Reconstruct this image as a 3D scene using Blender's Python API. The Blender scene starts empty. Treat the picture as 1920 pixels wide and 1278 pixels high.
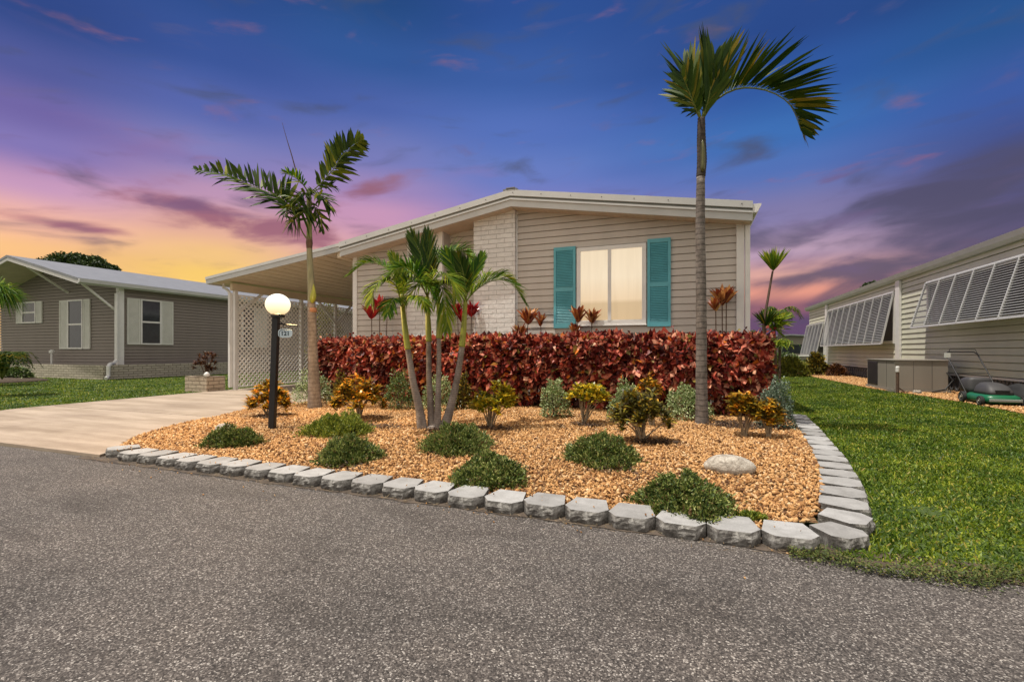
import bpy, math, random
import numpy as np
from mathutils import Vector, Matrix, noise as mnoise
random.seed(7); rng = np.random.default_rng(7)
R = math.radians
scene = bpy.context.scene
COL = scene.collection

# ------------------------------------------------------------------ camera
H = 1.1; FP = 878.0; HZ = 658.0; YAW = R(20.7)
FW = np.array([-math.sin(YAW), math.cos(YAW), 0.0]); RT = np.array([math.cos(YAW), math.sin(YAW), 0.0]); UP = np.array([0, 0, 1.0])
cam_d = bpy.data.cameras.new('camera'); cam = bpy.data.objects.new('camera', cam_d); COL.objects.link(cam)
cam.location = (0, 0, H); cam.rotation_euler = (R(90), 0, YAW)
cam_d.sensor_width = 36; cam_d.lens = FP / 1920 * 36; cam_d.shift_y = 19 / 1920
cam_d.clip_start = 0.05; cam_d.clip_end = 3000
scene.camera = cam
def ray(px, py): return FW + (px - 960) / FP * RT + (HZ - py) / FP * UP
def G(px, py, z=0.0):            # point of the photo on a level plane z
    d = ray(px, py); t = (z - H) / d[2]; return np.array([0, 0, H]) + d * t
def PT(px, py, t): return np.array([0, 0, H]) + ray(px, py) * t      # at forward distance t
def PY(px, py, y):
    d = ray(px, py); return np.array([0, 0, H]) + d * (y / d[1])
def PX(px, py, x):
    d = ray(px, py); return np.array([0, 0, H]) + d * (x / d[0])

# ------------------------------------------------------------------ sky, sun, exposure
world = bpy.data.worlds.new('World'); scene.world = world; world.use_nodes = True
def srgb(r, g, b, a=1.0):
    f = lambda c: (c / 255) / 12.92 if c / 255 <= 0.04045 else ((c / 255 + 0.055) / 1.055) ** 2.4
    return (f(r), f(g), f(b), a)
def build_sky():
    nt = world.node_tree; N = nt.nodes; Lk = nt.links; N.clear()
    out = N.new('ShaderNodeOutputWorld'); bg = N.new('ShaderNodeBackground'); Lk.new(bg.outputs[0], out.inputs[0])
    tc = N.new('ShaderNodeTexCoord'); sep = N.new('ShaderNodeSeparateXYZ'); Lk.new(tc.outputs['Generated'], sep.inputs[0])
    def M(op, a, b=None):
        n = N.new('ShaderNodeMath'); n.operation = op
        for i, v in enumerate((a, b)):
            if v is None: continue
            if isinstance(v, (int, float)): n.inputs[i].default_value = v
            else: Lk.new(v, n.inputs[i])
        return n.outputs[0]
    az = M('MULTIPLY', M('ARCTAN2', sep.outputs[0], sep.outputs[1]), 57.2958)
    el = M('MULTIPLY', M('ARCSINE', sep.outputs[2]), 57.2958)
    elf = M('DIVIDE', el, 45.0)
    def ramp(stops):
        n = N.new('ShaderNodeValToRGB'); Lk.new(elf, n.inputs[0]); cr = n.color_ramp
        cr.interpolation = 'B_SPLINE' if False else 'EASE'
        while len(cr.elements) > 1: cr.elements.remove(cr.elements[-1])
        cr.elements[0].position = max(0, stops[0][0] / 45); cr.elements[0].color = srgb(*stops[0][1])
        for e, c in stops[1:]:
            x = cr.elements.new(e / 45); x.color = srgb(*c)
        return n.outputs[0]
    def mr(v, a, b, lo=0.0, hi=1.0, smooth=True):
        n = N.new('ShaderNodeMapRange'); n.interpolation_type = 'SMOOTHSTEP' if smooth else 'LINEAR'
        Lk.new(v, n.inputs[0]); n.inputs[1].default_value = a; n.inputs[2].default_value = b
        n.inputs[3].default_value = lo; n.inputs[4].default_value = hi; return n.outputs[0]
    def mix(f, a, b, mode='MIX'):
        n = N.new('ShaderNodeMix'); n.data_type = 'RGBA'; n.blend_type = mode
        if isinstance(f, float): n.inputs[0].default_value = f
        else: Lk.new(f, n.inputs[0])
        for i, v in ((6, a), (7, b)):
            if isinstance(v, tuple): n.inputs[i].default_value = v
            else: Lk.new(v, n.inputs[i])
        return n.outputs[2]
    SK = SKY
    cols = [ramp(s) for a, s in SK]; azs = [a for a, s in SK]
    c = cols[0]
    for i in range(1, len(cols)):
        c = mix(mr(az, azs[i - 1], azs[i]), c, cols[i])
    # clouds: wisps stretched along the horizon
    def cloud(sx, sy, seed, detail, dist):
        cb = N.new('ShaderNodeCombineXYZ')
        Lk.new(M('ADD', M('MULTIPLY', az, sx), seed), cb.inputs[0])
        Lk.new(M('ADD', M('MULTIPLY', el, sy), M('MULTIPLY', az, -sy * 0.10)), cb.inputs[1])
        n = N.new('ShaderNodeTexNoise'); n.inputs['Scale'].default_value = 1.0; n.inputs['Detail'].default_value = detail
        n.inputs['Roughness'].default_value = 0.50; n.inputs['Distortion'].default_value = dist * 0.6
        Lk.new(cb.outputs[0], n.inputs['Vector']); return n.outputs[0]
    def blob(a0, sa, e0, se, slope=0.0, amp=1.0):
        da = M('SUBTRACT', az, a0); de = M('SUBTRACT', M('SUBTRACT', el, e0), M('MULTIPLY', da, slope))
        r2 = M('ADD', M('POWER', M('ABSOLUTE', M('DIVIDE', da, sa)), 2.0), M('POWER', M('ABSOLUTE', M('DIVIDE', de, se)), 2.0))
        return M('MULTIPLY', M('EXPONENT', M('MULTIPLY', r2, -1.0)), amp)
    def layer(c, n, bl, lo, hi, col, k):
        b0 = bl[0]
        for x in bl[1:]: b0 = M('ADD', b0, x)
        return mix(M('MULTIPLY', mr(M('ADD', n, b0), lo, hi), k), c, srgb(*col))
    n1 = cloud(0.10, 0.34, 3.7, 7, 0.6)
    c = layer(c, n1, [blob(-52, 10, 13.9, 1.9, -0.14, 0.30), blob(-41, 6, 12.6, 1.4, -0.1, 0.24), blob(-37.5, 3.5, 18.3, 1.3, 0.1, 0.22), blob(-64, 5, 11.0, 0.5, -0.02, 0.22), blob(-57, 8, 9.9, 0.9, -0.1, 0.12)], 0.60, 0.84, (160, 98, 120), 0.92)
    c = layer(c, cloud(0.12, 0.40, 14.7, 7, 0.7), [blob(-55, 7, 14.2, 1.3, -0.14, 0.26)], 0.64, 0.86, (120, 88, 128), 0.7)
    n2 = cloud(0.09, 0.32, 11.3, 8, 0.8)
    c = layer(c, n2, [blob(24, 15, 14.5, 2.8, 0.12, 0.26), blob(8, 9, 12.5, 1.4, 0.12, 0.12), blob(16, 16, 8.2, 1.1, 0.06, 0.30), blob(30, 12, 12.0, 3.0, 0.1, 0.2)], 0.54, 0.84, (82, 78, 106), 0.85)
    c = layer(c, cloud(0.10, 0.45, 41.0, 7, 0.8), [blob(14, 14, 10.8, 3.0, 0.1, 0.16)], 0.60, 0.86, (112, 92, 132), 0.5)
    n3 = cloud(0.06, 0.20, 21.0, 6, 0.8)
    c = layer(c, n3, [blob(-60, 13, 21.0, 2.2, -0.05, 0.20), blob(-50, 20, 17.5, 2.0, -0.12, 0.12), blob(28, 9, 26.0, 3.0, 0.0, 0.12), blob(-24, 6, 21.0, 1.4, 0.0, 0.12)], 0.64, 1.0, (156, 104, 156), 0.55)
    n4 = cloud(0.03, 0.13, 31.0, 3, 0.2)
    c = mix(1.0, c, mix(mr(n4, 0.3, 0.7), (0.92, 0.92, 0.95, 1), (1.08, 1.07, 1.04, 1)), 'MULTIPLY')
    hs = N.new('ShaderNodeHueSaturation'); hs.inputs['Saturation'].default_value = 0.93; Lk.new(c, hs.inputs['Color']); c = hs.outputs[0]
    c = mix(mr(el, 15.0, 24.0), c, mix(1.0, c, (0.88, 1.12, 1.02, 1), 'MULTIPLY'))
    # unseen sky behind the viewer, made pale and bright as added fill light
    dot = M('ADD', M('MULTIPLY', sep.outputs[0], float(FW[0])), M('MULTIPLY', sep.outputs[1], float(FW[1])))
    c = mix(mr(dot, 0.42, -0.15), c, REAR_FILL)
    Lk.new(c, bg.inputs[0]); bg.inputs[1].default_value = 1.0
REAR_FILL = (0.88, 0.81, 0.73, 1)
SKY = [
 (-66, [(0, (255, 200, 110)), (8.5, (252, 192, 122)), (11, (238, 176, 156)), (14, (196, 148, 188)), (17, (128, 112, 182)), (20, (112, 92, 165)), (23, (82, 80, 155)), (27, (42, 64, 138))]),
 (-53, [(0, (255, 196, 60)), (7.8, (255, 206, 92)), (9.7, (252, 200, 120)), (12.5, (235, 175, 150)), (16, (190, 146, 182)), (19, (135, 122, 188)), (23.7, (84, 90, 172)), (28, (52, 76, 156)), (33, (32, 64, 138))]),
 (-37, [(0, (240, 180, 130)), (10, (228, 168, 162)), (15.7, (208, 152, 188)), (18.5, (165, 132, 188)), (21.5, (120, 112, 184)), (26.6, (72, 88, 170)), (31, (38, 76, 152)), (36, (22, 64, 130))]),
 (-21, [(0, (230, 160, 150)), (12, (180, 140, 185)), (16, (136, 126, 192)), (20.5, (98, 110, 190)), (25, (76, 96, 182)), (30, (50, 82, 164)), (35.5, (30, 68, 148))]),
 (10, [(0, (96, 70, 106)), (3.2, (102, 74, 110)), (4.6, (150, 96, 112)), (6.3, (234, 150, 126)), (8.2, (222, 164, 152)), (10.3, (190, 158, 182)), (14, (132, 124, 172)), (19, (72, 106, 184)), (21.6, (46, 100, 182)), (26.3, (30, 76, 160)), (31, (28, 62, 138))]),
 (27, [(0, (100, 66, 110)), (5, (120, 84, 112)), (9, (106, 92, 130)), (13, (82, 82, 130)), (17, (64, 78, 142)), (21, (50, 82, 165)), (26, (24, 74, 145)), (30, (20, 62, 130))]),
]
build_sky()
sun_d = bpy.data.lights.new('sun', 'SUN'); sun = bpy.data.objects.new('sun', sun_d); COL.objects.link(sun)
sun_d.energy = 4.9; sun_d.angle = R(0.7); sun_d.color = (1.0, 0.93, 0.82)
sun.rotation_euler = Vector((-0.26, -0.17, 0.95)).to_track_quat('Z', 'Y').to_euler()
vs = scene.view_settings; vs.view_transform = 'Standard'; vs.look = 'None'; vs.exposure = 0.0; vs.gamma = 1.0; vs.use_curve_mapping = False

# ------------------------------------------------------------------ helpers
def tag(o, label=None, cat=None, group=None, kind=None):
    for k, v in (('label', label), ('category', cat), ('group', group), ('kind', kind)):
        if v: o[k] = v
    return o
def link(name, me, parent=None):
    o = bpy.data.objects.new(name, me); COL.objects.link(o)
    if parent is not None: o.parent = parent
    return o
def empty(name, loc=(0, 0, 0), label=None, cat=None, group=None, rz=0):
    o = bpy.data.objects.new(name, None); COL.objects.link(o); o.location = tuple(loc); o.rotation_euler = (0, 0, rz)
    o.empty_display_size = 0.2
    return tag(o, label, cat, group)
class MB:
    def __init__(s): s.v = []; s.f = []; s.m = []; s.mi = 0
    def add(s, vs_, fs):
        o = len(s.v); s.v += [tuple(map(float, p)) for p in vs_]
        for f in fs: s.f.append(tuple(i + o for i in f)); s.m.append(s.mi)
        return s
    def box(s, x0, x1, y0, y1, z0, z1):
        return s.add([(x0, y0, z0), (x1, y0, z0), (x1, y1, z0), (x0, y1, z0), (x0, y0, z1), (x1, y0, z1), (x1, y1, z1), (x0, y1, z1)],
              [(0, 3, 2, 1), (4, 5, 6, 7), (0, 1, 5, 4), (1, 2, 6, 5), (2, 3, 7, 6), (3, 0, 4, 7)])
    def prism(s, poly, y0, y1, axis='y'):           # poly in (x,z) extruded along y, or (y,z) along x, or (x,y) along z
        n = len(poly)
        mk = {'y': lambda p, d: (p[0], d, p[1]), 'x': lambda p, d: (d, p[0], p[1]), 'z': lambda p, d: (p[0], p[1], d)}[axis]
        vs_ = [mk(p, y0) for p in poly] + [mk(p, y1) for p in poly]
        return s.add(vs_, [tuple(range(n)), tuple(range(2 * n - 1, n - 1, -1))] + [(i, i + n, (i + 1) % n + n, (i + 1) % n) for i in range(n)])
    def beam(s, a, b, w, h, up=(0, 0, 1)):          # rectangular bar from a to b
        a = Vector(a); b = Vector(b); d = (b - a).normalized(); u = Vector(up); x = d.cross(u)
        if x.length < 1e-4: x = d.cross(Vector((0, 1, 0)))
        x.normalize(); u = x.cross(d).normalized(); x *= w / 2; u *= h / 2
        vs_ = [a - x - u, a + x - u, a + x + u, a - x + u, b - x - u, b + x - u, b + x + u, b - x + u]
        return s.add(vs_, [(0, 1, 2, 3), (7, 6, 5, 4), (0, 4, 5, 1), (1, 5, 6, 2), (2, 6, 7, 3), (3, 7, 4, 0)])
    def tube(s, pts, rad, n=8, cap=True):
        pts = [Vector(p) for p in pts]; k = len(pts)
        if isinstance(rad, (int, float)): rad = [rad] * k
        o = len(s.v); ref = Vector((0.13, 0.97, 0.21)); rings = []
        for i, p in enumerate(pts):
            d = (pts[min(i + 1, k - 1)] - pts[max(i - 1, 0)]).normalized()
            x = d.cross(ref)
            if x.length < 0.1: x = d.cross(Vector((1, 0, 0)))
            x.normalize(); y = d.cross(x).normalized()
            for j in range(n):
                a = 2 * math.pi * j / n; s.v.append(tuple(p + (x * math.cos(a) + y * math.sin(a)) * rad[i]))
        for i in range(k - 1):
            for j in range(n):
                s.f.append((o + i * n + j, o + i * n + (j + 1) % n, o + (i + 1) * n + (j + 1) % n, o + (i + 1) * n + j)); s.m.append(s.mi)
        if cap:
            s.f.append(tuple(o + j for j in range(n - 1, -1, -1))); s.f.append(tuple(o + (k - 1) * n + j for j in range(n))); s.m += [s.mi] * 2
        return s
    def lathe(s, c, prof, n=20, axis='z'):
        o = len(s.v); k = len(prof)
        for r, z in prof:
            for j in range(n):
                a = 2 * math.pi * j / n; x, y = r * math.cos(a), r * math.sin(a)
                p = (x, y, z) if axis == 'z' else ((z, x, y) if axis == 'x' else (x, z, y))
                s.v.append((c[0] + p[0], c[1] + p[1], c[2] + p[2]))
        for i in range(k - 1):
            for j in range(n):
                s.f.append((o + i * n + j, o + i * n + (j + 1) % n, o + (i + 1) * n + (j + 1) % n, o + (i + 1) * n + j)); s.m.append(s.mi)
        s.f.append(tuple(o + j for j in range(n - 1, -1, -1))); s.f.append(tuple(o + (k - 1) * n + j for j in range(n))); s.m += [s.mi] * 2
        return s
    def build(s, name, mats, parent=None, smooth=False, bevel=0, origin=None):
        me = bpy.data.meshes.new(name); v = s.v
        if origin is not None: v = [(a - origin[0], b - origin[1], c - origin[2]) for a, b, c in v]
        me.from_pydata(v, [], s.f)
        if not isinstance(mats, (list, tuple)): mats = [mats]
        for m in mats: me.materials.append(m)
        if len(mats) > 1: me.polygons.foreach_set('material_index', s.m)
        if smooth: me.polygons.foreach_set('use_smooth', [True] * len(me.polygons))
        import bmesh
        bm = bmesh.new(); bm.from_mesh(me); bmesh.ops.recalc_face_normals(bm, faces=bm.faces); bm.to_mesh(me); bm.free()
        o = link(name, me, parent)
        if origin is not None: o.location = tuple(origin)
        if bevel:
            b = o.modifiers.new('bevel', 'BEVEL'); b.width = bevel; b.segments = 2; b.limit_method = 'ANGLE'
        return o
def np_mesh(name, V, F, mats, parent=None, smooth=False, mi=None):
    V = np.ascontiguousarray(V, dtype=np.float32); F = np.ascontiguousarray(F, dtype=np.int32)
    me = bpy.data.meshes.new(name); k = F.shape[1]
    me.vertices.add(len(V)); me.vertices.foreach_set('co', V.ravel())
    me.loops.add(F.size); me.loops.foreach_set('vertex_index', F.ravel())
    me.polygons.add(len(F)); me.polygons.foreach_set('loop_start', np.arange(0, F.size, k, dtype=np.int32))
    me.polygons.foreach_set('loop_total', np.full(len(F), k, dtype=np.int32))
    if not isinstance(mats, (list, tuple)): mats = [mats]
    for m in mats: me.materials.append(m)
    if mi is not None: me.polygons.foreach_set('material_index', np.ascontiguousarray(mi, dtype=np.int32))
    me.update(calc_edges=True)
    if smooth: me.polygons.foreach_set('use_smooth', np.ones(len(F), dtype=bool))
    return link(name, me, parent)
def nrm(a): return a / np.maximum(np.linalg.norm(a, axis=-1, keepdims=True), 1e-9)
def rand_unit(n): return nrm(rng.normal(size=(n, 3)))
def leaf_geom(B, D, Nn, L, W, fold=0.25, droop=0.0):      # 4 verts, 2 triangles each leaf, folded on its midrib
    B = np.asarray(B); D = nrm(D); S = nrm(np.cross(D, Nn)); Nn = np.cross(S, D); n = len(B)
    L = np.broadcast_to(L, (n,))[:, None]; W = np.broadcast_to(W, (n,))[:, None]
    mid = B + D * L * 0.48 + Nn * fold * W * 0.6
    V = np.stack([B, mid + S * W / 2, B + D * L - UP * droop * L, mid - S * W / 2], 1).reshape(-1, 3)
    i = np.arange(n)[:, None] * 4
    F = np.concatenate([i + [0, 1, 2], i + [0, 2, 3]], 1).reshape(-1, 3)
    return V, F
def leaf6(B, D, Nn, L, W, fold=0.2, droop=0.3):           # long leaflet: 6 verts, 4 triangles
    D = nrm(D); S = nrm(np.cross(D, Nn)); Nn = np.cross(S, D); n = len(B)
    L = np.broadcast_to(L, (n,))[:, None]; W = np.broadcast_to(W, (n,))[:, None]; dr = np.broadcast_to(droop, (n,))[:, None]
    c1 = B + D * L * 0.18 - UP * dr * L * 0.03; c2 = B + D * L * 0.68 - UP * dr * L * 0.38; tip = B + D * L * 0.97 - UP * dr * L * 0.9
    V = np.stack([B, c1 + S * W / 2 + Nn * fold * W, c1 - S * W / 2 + Nn * fold * W, c2 + S * W * 0.42 + Nn * fold * W * 0.6, c2 - S * W * 0.42 + Nn * fold * W * 0.6, tip], 1).reshape(-1, 3)
    i = np.arange(n)[:, None] * 6
    F = np.concatenate([i + [0, 1, 2], i + [1, 3, 2], i + [2, 3, 4], i + [3, 5, 4]], 1).reshape(-1, 3)
    return V, F
def cat(*gs):
    Vs, Fs, o = [], [], 0
    for V, F in gs: Vs.append(V); Fs.append(F + o); o += len(V)
    return np.concatenate(Vs), np.concatenate(Fs)

# ------------------------------------------------------------------ materials
MATS = {}
def nodes(name):
    m = bpy.data.materials.new(name); m.use_nodes = True; nt = m.node_tree; b = nt.nodes['Principled BSDF']; MATS[name] = m
    return m, nt.nodes, nt.links, b
def mramp(N, Lk, fac, stops, interp='LINEAR'):
    n = N.new('ShaderNodeValToRGB'); cr = n.color_ramp; cr.interpolation = interp
    while len(cr.elements) > 1: cr.elements.remove(cr.elements[-1])
    cr.elements[0].position = stops[0][0]; cr.elements[0].color = (*stops[0][1][:3], 1)
    for p, c in stops[1:]: e = cr.elements.new(p); e.color = (*c[:3], 1)
    if fac is not None: Lk.new(fac, n.inputs[0])
    return n.outputs[0]
def tnoise(N, Lk, scale, detail=4, rough=0.55, vec=None, dist=0):
    n = N.new('ShaderNodeTexNoise'); n.inputs['Scale'].default_value = scale; n.inputs['Detail'].default_value = detail
    n.inputs['Roughness'].default_value = rough; n.inputs['Distortion'].default_value = dist
    if vec is None:
        tc = N.new('ShaderNodeTexCoord'); vec = tc.outputs['Object']
    Lk.new(vec, n.inputs['Vector']); return n.outputs[0]
def bump(N, Lk, b, h, strength=0.3, dist=0.01):
    n = N.new('ShaderNodeBump'); n.inputs['Strength'].default_value = strength; n.inputs['Distance'].default_value = dist
    Lk.new(h, n.inputs['Height']); Lk.new(n.outputs[0], b.inputs['Normal'])
def simple(name, c, rough=0.6, var=0.12, scale=3.0, metal=0.0, bs=0.15, bscale=60, streak=False, spec=0.5):
    m, N, Lk, b = nodes(name); vec = None
    tc = N.new('ShaderNodeTexCoord'); vec = tc.outputs['Object']
    if streak:
        mp = N.new('ShaderNodeMapping'); mp.inputs['Scale'].default_value = (1, 1, 0.12); Lk.new(vec, mp.inputs[0]); v2 = mp.outputs[0]
    else: v2 = vec
    f = tnoise(N, Lk, scale, 6, 0.6, v2)
    lo = tuple(x * (1 - var) for x in c); hi = tuple(min(1, x * (1 + var)) for x in c)
    Lk.new(mramp(N, Lk, f, [(0.3, lo), (0.7, hi)]), b.inputs['Base Color'])
    b.inputs['Roughness'].default_value = rough; b.inputs['Metallic'].default_value = metal; b.inputs['Specular IOR Level'].default_value = spec
    if bs: bump(N, Lk, b, tnoise(N, Lk, bscale, 3, 0.6, vec), bs, 0.004)
    return m
def leafmat(name, stops, rough=0.45, trans=0.25, tips=None, spec=0.4, patch=None):
    m, N, Lk, b = nodes(name); g = N.new('ShaderNodeNewGeometry')
    f = g.outputs['Random Per Island']
    c = mramp(N, Lk, f, stops)
    nz = tnoise(N, Lk, 5.0, 3)
    mx = N.new('ShaderNodeMix'); mx.data_type = 'RGBA'; mx.blend_type = 'MULTIPLY'; mx.inputs[0].default_value = 1
    Lk.new(c, mx.inputs[6]); Lk.new(mramp(N, Lk, nz, [(0.3, (0.72, 0.75, 0.7)), (0.7, (1.2, 1.15, 1.15))]), mx.inputs[7]); c = mx.outputs[2]
    if patch: c = mulmix(N, Lk, c, mramp(N, Lk, tnoise(N, Lk, patch[0], 3, 0.6), [(0.35, patch[1]), (0.65, patch[2])]))
    Lk.new(c, b.inputs['Base Color']); b.inputs['Roughness'].default_value = rough; b.inputs['Specular IOR Level'].default_value = spec
    if trans:
        t = N.new('ShaderNodeBsdfTranslucent'); Lk.new(c, t.inputs[0]); ms = N.new('ShaderNodeMixShader'); ms.inputs[0].default_value = trans
        out = N['Material Output']; Lk.new(b.outputs[0], ms.inputs[1]); Lk.new(t.outputs[0], ms.inputs[2]); Lk.new(ms.outputs[0], out.inputs[0])
    return m
def mulmix(N, Lk, a, bcol):
    mx = N.new('ShaderNodeMix'); mx.data_type = 'RGBA'; mx.blend_type = 'MULTIPLY'; mx.inputs[0].default_value = 1
    Lk.new(a, mx.inputs[6]); Lk.new(bcol, mx.inputs[7]); return mx.outputs[2]
def asphalt():
    m, N, Lk, b = nodes('asphalt'); tc = N.new('ShaderNodeTexCoord'); v = tc.outputs['Object']
    vo = N.new('ShaderNodeTexVoronoi'); vo.inputs['Scale'].default_value = 165; Lk.new(v, vo.inputs['Vector'])
    sx = N.new('ShaderNodeSeparateXYZ'); Lk.new(vo.outputs['Color'], sx.inputs[0])
    c = mramp(N, Lk, sx.outputs[0], [(0.0, (0.026, 0.022, 0.021)), (0.45, (0.084, 0.073, 0.067)), (0.78, (0.145, 0.127, 0.117)), (0.92, (0.26, 0.235, 0.215)), (1.0, (0.46, 0.43, 0.40))])
    big = tnoise(N, Lk, 0.9, 5, 0.6, v)
    c = mulmix(N, Lk, c, mramp(N, Lk, big, [(0.3, (0.82, 0.83, 0.84)), (0.7, (1.14, 1.12, 1.1))]))
    n2 = tnoise(N, Lk, 160, 3, 0.7, v)
    c = mulmix(N, Lk, c, mramp(N, Lk, n2, [(0.3, (0.55, 0.55, 0.55)), (0.7, (1.35, 1.35, 1.35))]))
    mpd = N.new('ShaderNodeMapping'); mpd.inputs['Scale'].default_value = (0.35, 1, 1); Lk.new(v, mpd.inputs[0])
    c = mulmix(N, Lk, c, mramp(N, Lk, tnoise(N, Lk, 2.6, 6, 0.7, mpd.outputs[0], 0.6), [(0.36, (0.72, 0.71, 0.7)), (0.5, (1, 1, 1)), (0.75, (1.1, 1.08, 1.05))]))
    Lk.new(c, b.inputs['Base Color']); b.inputs['Roughness'].default_value = 0.85
    ad = N.new('ShaderNodeMath'); ad.operation = 'ADD'; Lk.new(sx.outputs[1], ad.inputs[0]); Lk.new(n2, ad.inputs[1])
    bump(N, Lk, b, ad.outputs[0], 0.8, 0.006); return m
def concrete(name='driveway_concrete', c0=(0.34, 0.27, 0.21), c1=(0.47, 0.385, 0.30)):
    m, N, Lk, b = nodes(name); tc = N.new('ShaderNodeTexCoord'); v = tc.outputs['Object']
    c = mramp(N, Lk, tnoise(N, Lk, 0.8, 8, 0.65, v, 0.3), [(0.3, c0), (0.7, c1)])
    mp = N.new('ShaderNodeMapping'); mp.inputs['Scale'].default_value = (0.25, 1.6, 1); Lk.new(v, mp.inputs[0])
    c = mulmix(N, Lk, c, mramp(N, Lk, tnoise(N, Lk, 1.6, 6, 0.7, mp.outputs[0]), [(0.35, (0.68, 0.64, 0.59)), (0.60, (1.06, 1.05, 1.04))]))
    c = mulmix(N, Lk, c, mramp(N, Lk, tnoise(N, Lk, 70, 3, 0.7, v), [(0.3, (0.88, 0.88, 0.88)), (0.7, (1.08, 1.08, 1.08))]))
    Lk.new(c, b.inputs['Base Color']); b.inputs['Roughness'].default_value = 0.8; bump(N, Lk, b, tnoise(N, Lk, 90, 4, 0.7, v), 0.35, 0.004); return m
def brick(name, c1, c2, mortar, sx=0.42, rough=0.75, bh=0.10, axis='xz', ms=0.012, bs=0.8):
    m, N, Lk, b = nodes(name); tc = N.new('ShaderNodeTexCoord'); s = N.new('ShaderNodeSeparateXYZ'); Lk.new(tc.outputs['Object'], s.inputs[0])
    cb = N.new('ShaderNodeCombineXYZ'); ad = N.new('ShaderNodeMath'); ad.operation = 'ADD'
    Lk.new(s.outputs[0], ad.inputs[0]); Lk.new(s.outputs[1], ad.inputs[1]); Lk.new(ad.outputs[0], cb.inputs[0]); Lk.new(s.outputs[2], cb.inputs[1])
    br = N.new('ShaderNodeTexBrick'); Lk.new(cb.outputs[0], br.inputs['Vector']); br.inputs['Scale'].default_value = 1
    br.inputs['Brick Width'].default_value = sx; br.inputs['Row Height'].default_value = bh; br.inputs['Mortar Size'].default_value = ms
    br.inputs['Mortar Smooth'].default_value = 0.3; br.inputs['Bias'].default_value = 0
    br.inputs['Color1'].default_value = (*c1, 1); br.inputs['Color2'].default_value = (*c2, 1); br.inputs['Mortar'].default_value = (*mortar, 1)
    nz = tnoise(N, Lk, 14, 6, 0.7, tc.outputs['Object'])
    c = mulmix(N, Lk, br.outputs['Color'], mramp(N, Lk, nz, [(0.3, (0.85, 0.85, 0.85)), (0.7, (1.08, 1.08, 1.08))]))
    Lk.new(c, b.inputs['Base Color']); b.inputs['Roughness'].default_value = rough
    m2 = N.new('ShaderNodeMath'); m2.operation = 'MULTIPLY_ADD'; Lk.new(br.outputs['Fac'], m2.inputs[0]); m2.inputs[1].default_value = -1.0; Lk.new(nz, m2.inputs[2])
    bump(N, Lk, b, m2.outputs[0], bs, 0.02); return m
def emis(name, c, s):
    m, N, Lk, b = nodes(name); b.inputs['Base Color'].default_value = (*c, 1); b.inputs['Emission Color'].default_value = (*c, 1); b.inputs['Emission Strength'].default_value = s; return m

M_ASPH = asphalt(); M_DRIVE = concrete()
M_SIDE = simple('beige_siding', (0.485, 0.445, 0.405), 0.55, 0.08, 2.0, bs=0.06, bscale=40, streak=True)
M_SIDE_L = simple('grey_brown_siding', (0.22, 0.188, 0.165), 0.6, 0.05, 2.0, bs=0.05, streak=True)
M_SIDE_R = simple('cream_grey_siding', (0.58, 0.58, 0.46), 0.5, 0.05, 2.0, bs=0.05, streak=True)
M_WHITE = simple('white_trim', (0.70, 0.69, 0.675), 0.45, 0.06, 4, bs=0.05)
M_FASCIA = simple('fascia_metal', (0.50, 0.505, 0.50), 0.4, 0.07, 2.5, bs=0.05)
M_FASCIA_G = simple('dark_gap', (0.22, 0.23, 0.21), 0.5)
M_SOFFIT = simple('soffit_panel', (0.55, 0.47, 0.38), 0.6, 0.10, 4)
M_CARCEIL = simple('carport_pan', (0.62, 0.52, 0.38), 0.5, 0.08, 3)
M_ROOF_L = simple('pale_roof_sheet', (0.20, 0.21, 0.225), 0.5, 0.12, 3, streak=False)
M_WBRICK = brick('white_painted_brick', (0.74, 0.73, 0.72), (0.66, 0.65, 0.64), (0.50, 0.485, 0.47), sx=0.36, ms=0.007)
M_PBRICK = brick('pale_slump_brick', (0.50, 0.45, 0.36), (0.40, 0.36, 0.29), (0.20, 0.17, 0.13), sx=0.34, bh=0.095)
M_PBRICK2 = brick('planter_brick', (0.52, 0.42, 0.32), (0.46, 0.36, 0.27), (0.25, 0.19, 0.14), sx=0.30, bh=0.10)
M_TEAL = simple('teal_paint', (0.095, 0.36, 0.43), 0.5, 0.10, 5, bs=0.05)
M_GLASSD = simple('dark_window_glass', (0.03, 0.035, 0.04), 0.08, 0.3, 3, bs=0)
M_SHADE = simple('shaded_window', (0.02, 0.02, 0.022), 0.45, 0.3, 3, bs=0)
M_LATT = simple('white_vinyl_lattice', (0.88, 0.86, 0.82), 0.4, 0.04)
M_BLACK = simple('black_post_paint', (0.008, 0.008, 0.009), 0.5, 0.2, 8)
def block_top():
    m, N, Lk, b = nodes('concrete_block_top'); tc = N.new('ShaderNodeTexCoord'); oi = N.new('ShaderNodeObjectInfo'); v = tc.outputs['Object']
    ad = N.new('ShaderNodeVectorMath'); ad.operation = 'ADD'; Lk.new(v, ad.inputs[0]); Lk.new(oi.outputs['Location'], ad.inputs[1])
    c = mramp(N, Lk, tnoise(N, Lk, 7, 7, 0.7, ad.outputs[0]), [(0.3, (0.25, 0.248, 0.245)), (0.7, (0.40, 0.40, 0.40))])
    c = mulmix(N, Lk, c, mramp(N, Lk, oi.outputs['Random'], [(0, (0.78, 0.77, 0.76)), (1, (1.12, 1.12, 1.12))]))
    c = mulmix(N, Lk, c, mramp(N, Lk, tnoise(N, Lk, 110, 4, 0.7, v), [(0.3, (0.82, 0.82, 0.82)), (0.7, (1.1, 1.1, 1.1))]))
    Lk.new(c, b.inputs['Base Color']); b.inputs['Roughness'].default_value = 0.9; bump(N, Lk, b, tnoise(N, Lk, 120, 3, 0.7, v), 0.4, 0.004); return m
M_BLOCK = block_top()
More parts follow.
